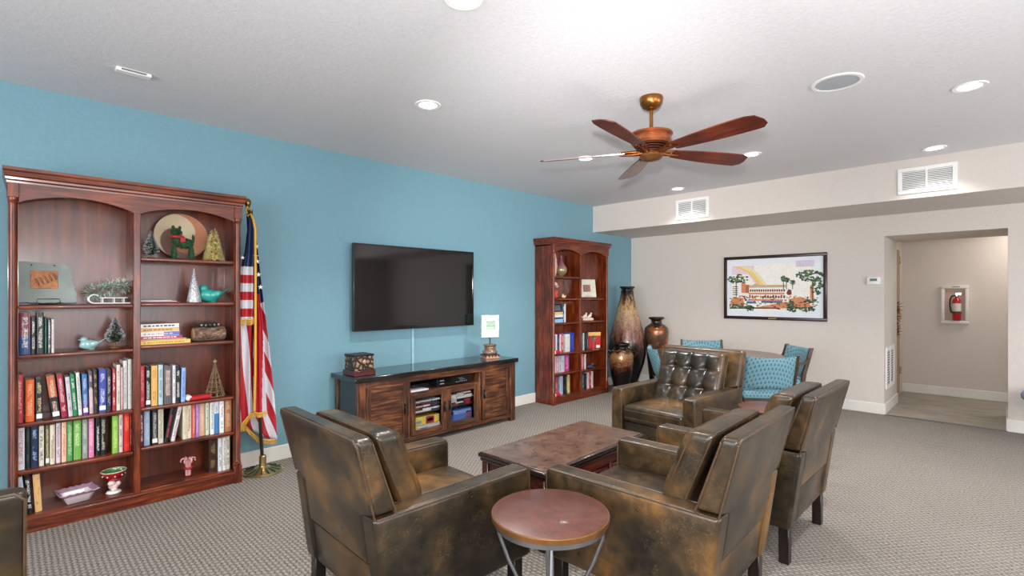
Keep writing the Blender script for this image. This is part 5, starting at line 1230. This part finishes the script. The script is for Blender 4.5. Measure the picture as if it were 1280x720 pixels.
def dining_chair():
    t = thing('dining_chair', 'x', 'dining chair', group=None)
    b = bm_(); cushion(b, .235, .225, .04, .03, .02, c=(0, .0, .445), n=8); obj('seat', b, FB, t, smooth=80)
    b = bm_(); box(b, -.225, .225, -.215, .215, .37, .41, .006, 1); obj('seat_frame', b, M['walnut'], t)
    # curved upholstered back
    def yb(x, z): return -.215-(z-.46)*.30+.055*(x/.235)**2
    b = bm_(); nx, nz = 16, 8; fr, bk = [], []
    for j in range(nz+1):
        z = .50+.325*j/nz; rf, rb = [], []
        for i in range(nx+1):
            x = -.232+.464*i/nx; e = min(1, 6*(1-abs(2*i/nx-1)), 6*(1-abs(2*j/nz-1))); th = .012+.012*math.sqrt(max(e, 0))
            zz = z-.012*(1-(x/.232)**2)*(j/nz)
            rf.append(b.verts.new((x, yb(x, z)+th, zz))); rb.append(b.verts.new((x, yb(x, z)-th, zz)))
        fr.append(rf); bk.append(rb)
    for g in (fr, bk):
        for j in range(nz):
            for i in range(nx): b.faces.new((g[j][i], g[j][i+1], g[j+1][i+1], g[j+1][i]))
    rim = [(0, i) for i in range(nx)] + [(j, nx) for j in range(nz)] + [(nz, nx-i) for i in range(nx)] + [(nz-j, 0) for j in range(nz)]
    for q, (j, i) in enumerate(rim):
        j2, i2 = rim[(q+1) % len(rim)]; b.faces.new((fr[j][i], fr[j2][i2], bk[j2][i2], bk[j][i]))
    obj('backrest', b, FB, t, smooth=60)
    for s in (-1, 1):
        b = bm_(); ps = [(.232*s, -.275, 0), (.238*s, -.205, .2), (.242*s, -.17, .42), (.246*s, yb(.235, .55)+.0, .55), (.246*s, yb(.235, .82)+.0, .835)]
        # rectangular post section
        rings = []
        for x, y, z in ps: rings.append([b.verts.new((x+a, y+c, z)) for a, c in ((-.011, -.02), (.011, -.02), (.011, .02), (-.011, .02))])
        for q, w_ in zip(rings, rings[1:]):
            for k in range(4): b.faces.new((q[k], q[(k+1) % 4], w_[(k+1) % 4], w_[k]))
        b.faces.new(rings[0][::-1]); b.faces.new(rings[-1]); obj('leg', b, M['walnut'], t, smooth=30)
        b = bm_(); box(b, s*.246-.014, s*.246+.014, .165, .2, 0, .645, .005, 1, f=lambda c: (c.x, c.y+.02*(1-c.z/.645), c.z)); obj('leg', b, M['walnut'], t)
        b = bm_(); pp = [(s*.25, yb(.235, .70), .715), (s*.252, -.19, .672), (s*.254, -.1, .655), (s*.255, .05, .658), (s*.255, .19, .652), (s*.255, .215, .645)]
        rings = []
        for x, y, z in pp: rings.append([b.verts.new((x+a, y, z+c)) for a, c in ((-.022, -.012), (.022, -.012), (.022, .012), (-.022, .012))])
        for q, w_ in zip(rings, rings[1:]):
            for k in range(4): b.faces.new((q[k], q[(k+1) % 4], w_[(k+1) % 4], w_[k]))
        b.faces.new(rings[0][::-1]); b.faces.new(rings[-1]); obj('armrest', b, M['walnut'], t, smooth=30)
    return t
dc = dining_chair()
def face(cx, cy, tx, ty): return math.atan2(-(tx-cx), ty-cy)
TC = (-2.28, 5.72)
pos = [((-1.59, 5.11), 'teal patterned dining chair with its back to the camera, right of the tufted armchair', R(38)),
       ((-1.665, 6.35), 'blue patterned dining chair at the right of the round table by the back wall', R(134)),
       ((-2.84, 6.38), 'blue patterned dining chair behind the round table, mostly hidden by the tufted armchair', R(-148)),
       ((-2.82, 5.08), 'blue patterned dining chair whose back edge shows between the urn and the tufted armchair', R(-50))]
for i, ((bx, by), lb, rz) in enumerate(pos):
    # bx,by = middle of the backrest top; the chair origin lies .29 in front of it
    cx, cy = bx+.29*-sin(rz), by+.29*cos(rz)
    if i == 0: dc.location = (cx, cy, 0); dc.rotation_euler = (0, 0, rz); dc['label'] = lb
    else: dup(dc, (cx, cy, 0), rz, lb)
t = thing('footstool', 'blue grey padded round stool at the right edge of the picture', 'stool', (.335, 7.02, 0))
b = bm_(); lathe(b, [(0, .38), (.20, .38), (.235, .40), (.24, .44), (.22, .475), (.12, .49), (0, .492)], 40); obj('seat', b, plain('8d9bb0', .7, var=.1), t, smooth=70)
b = bm_(); lathe(b, [(0, .34), (.19, .34), (.20, .38), (0, .38)], 32); obj('seat_frame', b, M['dark_wood'], t)
for k in range(4):
    a = pi/4+k*pi/2; b = bm_(); tube(b, [(.15*cos(a), .15*sin(a), .35), (.19*cos(a), .19*sin(a), .0)], [.02, .012], 10); obj('leg', b, M['dark_wood'], t)

# ------------------------------------------------------------------ floor vases
def vasemat(name, stops, zmax, nscale=7, streak=(3, 3, .8), rough=.22, spots=None):
    q = NT(name); v = q.coord(); x, y, z = q.sep(v); zn = q.math('DIVIDE', z, zmax)
    n = q.noise(q.coord(streak), nscale, 6, .7, .6); f = q.math('ADD', zn, q.math('MULTIPLY', q.math('SUBTRACT', n, .5), .55))
    c = q.ramp(f, stops); n2 = q.noise(v, 45, 4, .7); c = q.mix(q.math('MULTIPLY', q.math('GREATER_THAN', n2, .56), .45), c, '140a08')
    if spots:
        c = q.mix(q.math('GREATER_THAN', q.noise(q.coord((1, 1, .6)), 6.5, 5, .6, .5), spots[0]), c, spots[1])
    q.base(c); q.bump(n2, .4, .005); return q.set(rough, .25, .35)
t = thing('floor_vase', 'tallest bronze and gold bottle-shaped floor vase in the corner', 'vase', (-4.13, 6.68, 0))
b = bm_(); lathe(b, [(0, 0), (.115, 0), (.125, .02), (.19, .2), (.25, .38), (.278, .52), (.28, .62), (.26, .78), (.22, .95), (.165, 1.15), (.12, 1.32), (.10, 1.42), (.095, 1.47), (.088, 1.485), (.088, 1.50), (.105, 1.52), (.105, 1.54), (.07, 1.54), (.06, 1.45), (0, 1.40)], 56)
obj('body', b, vasemat('tall_vase_glaze', [(0, '0a0606'), (.33, '100808'), (.42, '3a1c12'), (.52, '7a5040'), (.66, 'a88470'), (.78, 'c8a878'), (.86, '7a5434'), (.93, '120a08')], 1.54), t, smooth=70)
b = bm_(); lathe(b, [(.1055, 1.517), (.112, 1.525), (.112, 1.538), (.104, 1.545)], 48); obj('rim', b, M['black'], t)
t = thing('floor_vase', 'short bronze jar with black base and small handles before the tallest vase', 'vase', (-3.975, 6.275, 0))
b = bm_(); lathe(b, [(0, 0), (.085, 0), (.09, .015), (.13, .16), (.16, .32), (.172, .46), (.17, .55), (.15, .605), (.115, .635), (.095, .65), (.09, .665), (.115, .69), (.12, .705), (.112, .715), (.08, .71), (.07, .66), (0, .6)], 48)
obj('body', b, vasemat('jar_glaze', [(0, '080505'), (.42, '0c0606'), (.5, '4a2416'), (.62, '8a5a3a'), (.74, 'a87c50'), (.84, '4a2a18'), (.9, '0c0807')], .72, 6, (2, 2, 4)), t, smooth=70)
for k, a in enumerate((R(215), R(35))):
    c, s = cos(a), sin(a); b = bm_(); tube(b, [(.168*c, .168*s, .52), (.2*c, .2*s, .54), (.205*c, .205*s, .58), (.185*c, .185*s, .61), (.155*c, .155*s, .6)], .011, 8); obj('handle', b, M['black'], t)
t = thing('floor_vase', 'brown and orange mottled urn with flared lip by the back wall', 'vase', (-3.83, 7.03, 0))
b = bm_(); lathe(b, [(0, 0), (.09, 0), (.095, .02), (.12, .25), (.15, .55), (.176, .75), (.182, .86), (.172, .91), (.13, .95), (.085, .975), (.075, 1.0), (.08, 1.03), (.115, 1.05), (.12, 1.065), (.11, 1.075), (.075, 1.06), (.06, 1.0), (0, .9)], 48)
obj('body', b, vasemat('urn_glaze', [(0, '100806'), (.3, '2a150e'), (.5, '4a2a1c'), (.8, '6a4c38'), (.9, '2a1a12')], 1.07, 5, (2, 2, 1.5), spots=(.56, '9a5628')), t, smooth=70)

# ------------------------------------------------------------------ ceiling fan
t = thing('ceiling_fan', 'bronze ceiling fan with five reddish wood blades', 'ceiling fan', (-1.70, 3.05, H))
b = bm_(); lathe(b, [(.075, 0), (.078, -.01), (.072, -.045), (.055, -.07), (.03, -.078), (0, -.078)], 36); obj('canopy', b, plain('8a5c2c', .28, .85, .3, 12), t, smooth=50)
b = bm_(); lathe(b, [(.032, -.074), (.034, -.082), (.012, -.09), (.012, -.22), (.03, -.225), (.034, -.24), (0, -.24)], 20); obj('downrod', b, plain('8a5c2c', .28, .85, .3, 12), t)
b = bm_(); lathe(b, [(.0, -.235), (.12, -.238), (.138, -.244), (.14, -.255), (.12, -.262), (.128, -.275), (.132, -.305), (.12, -.32), (.08, -.325)], 48); obj('motor_housing', b, plain('9a5a36', .35, .7, .4, 10), t, smooth=35)
b = bm_()
for k in range(4): lathe(b, [(.07, -.322-k*.012), (.112-k*.012, -.326-k*.012), (.112-k*.012, -.33-k*.012), (.07, -.334-k*.012)], 40)
obj('motor_fins', b, plain('5a3020', .35, .7, .3, 20), t, smooth=35)
b = bm_(); lathe(b, [(.055, -.355), (.06, -.375), (.075, -.385), (.078, -.40), (.06, -.42), (.03, -.428), (0, -.43)], 36); obj('hub_cap', b, plain('8a5c38', .3, .8, .35, 14), t, smooth=40)
for k in range(5):
    a = R(278+72*k); Mz = Matrix.Rotation(a, 4, 'Z'); pitch = Matrix.Rotation(R(-13), 4, 'X')
    b = bm_(); n = 14; prof = []
    for i in range(n+1):
        u = i/n; x = .17+.56*u; wv = .045+.033*sin(min(1, u*1.25)*pi/2); prof.append((x, wv))
    up = [(x, wv) for x, wv in prof] + [(.765, .045), (.768, .0), (.745, -.06)]; dn = [(x, -wv) for x, wv in prof[:-1]][::-1]
    vs = prism(b, up+dn, -.0035, .0035, 'z', .002)
    o = obj('blade', b, M['blade'], t, smooth=30); o.matrix_local = Mz @ Matrix.Translation((0, 0, -.365)) @ pitch
    b = bm_(); tube(b, [(.05, 0, .0), (.10, .0, .006), (.15, .018, .008), (.20, .03, .008)], [.014, .01, .009, .006], 8); tube(b, [(.05, 0, .0), (.10, .0, .006), (.15, -.018, .008), (.20, -.03, .008)], [.014, .01, .009, .006], 8)
    tube(b, [(.05, 0, -.004), (.12, 0, -.010), (.21, 0, -.009)], [.016, .012, .006], 8); box(b, .165, .225, -.04, .04, .0035, .009, .003, 1)
    for q in (-.022, .022): lathe(b, [(0, 0), (.006, 0), (.006, -.004), (0, -.005)], 8, (.20, q), M4=Matrix.Translation((0, 0, -.004)))
    ir = obj('blade_iron', b, M['bronze'], o, smooth=50)
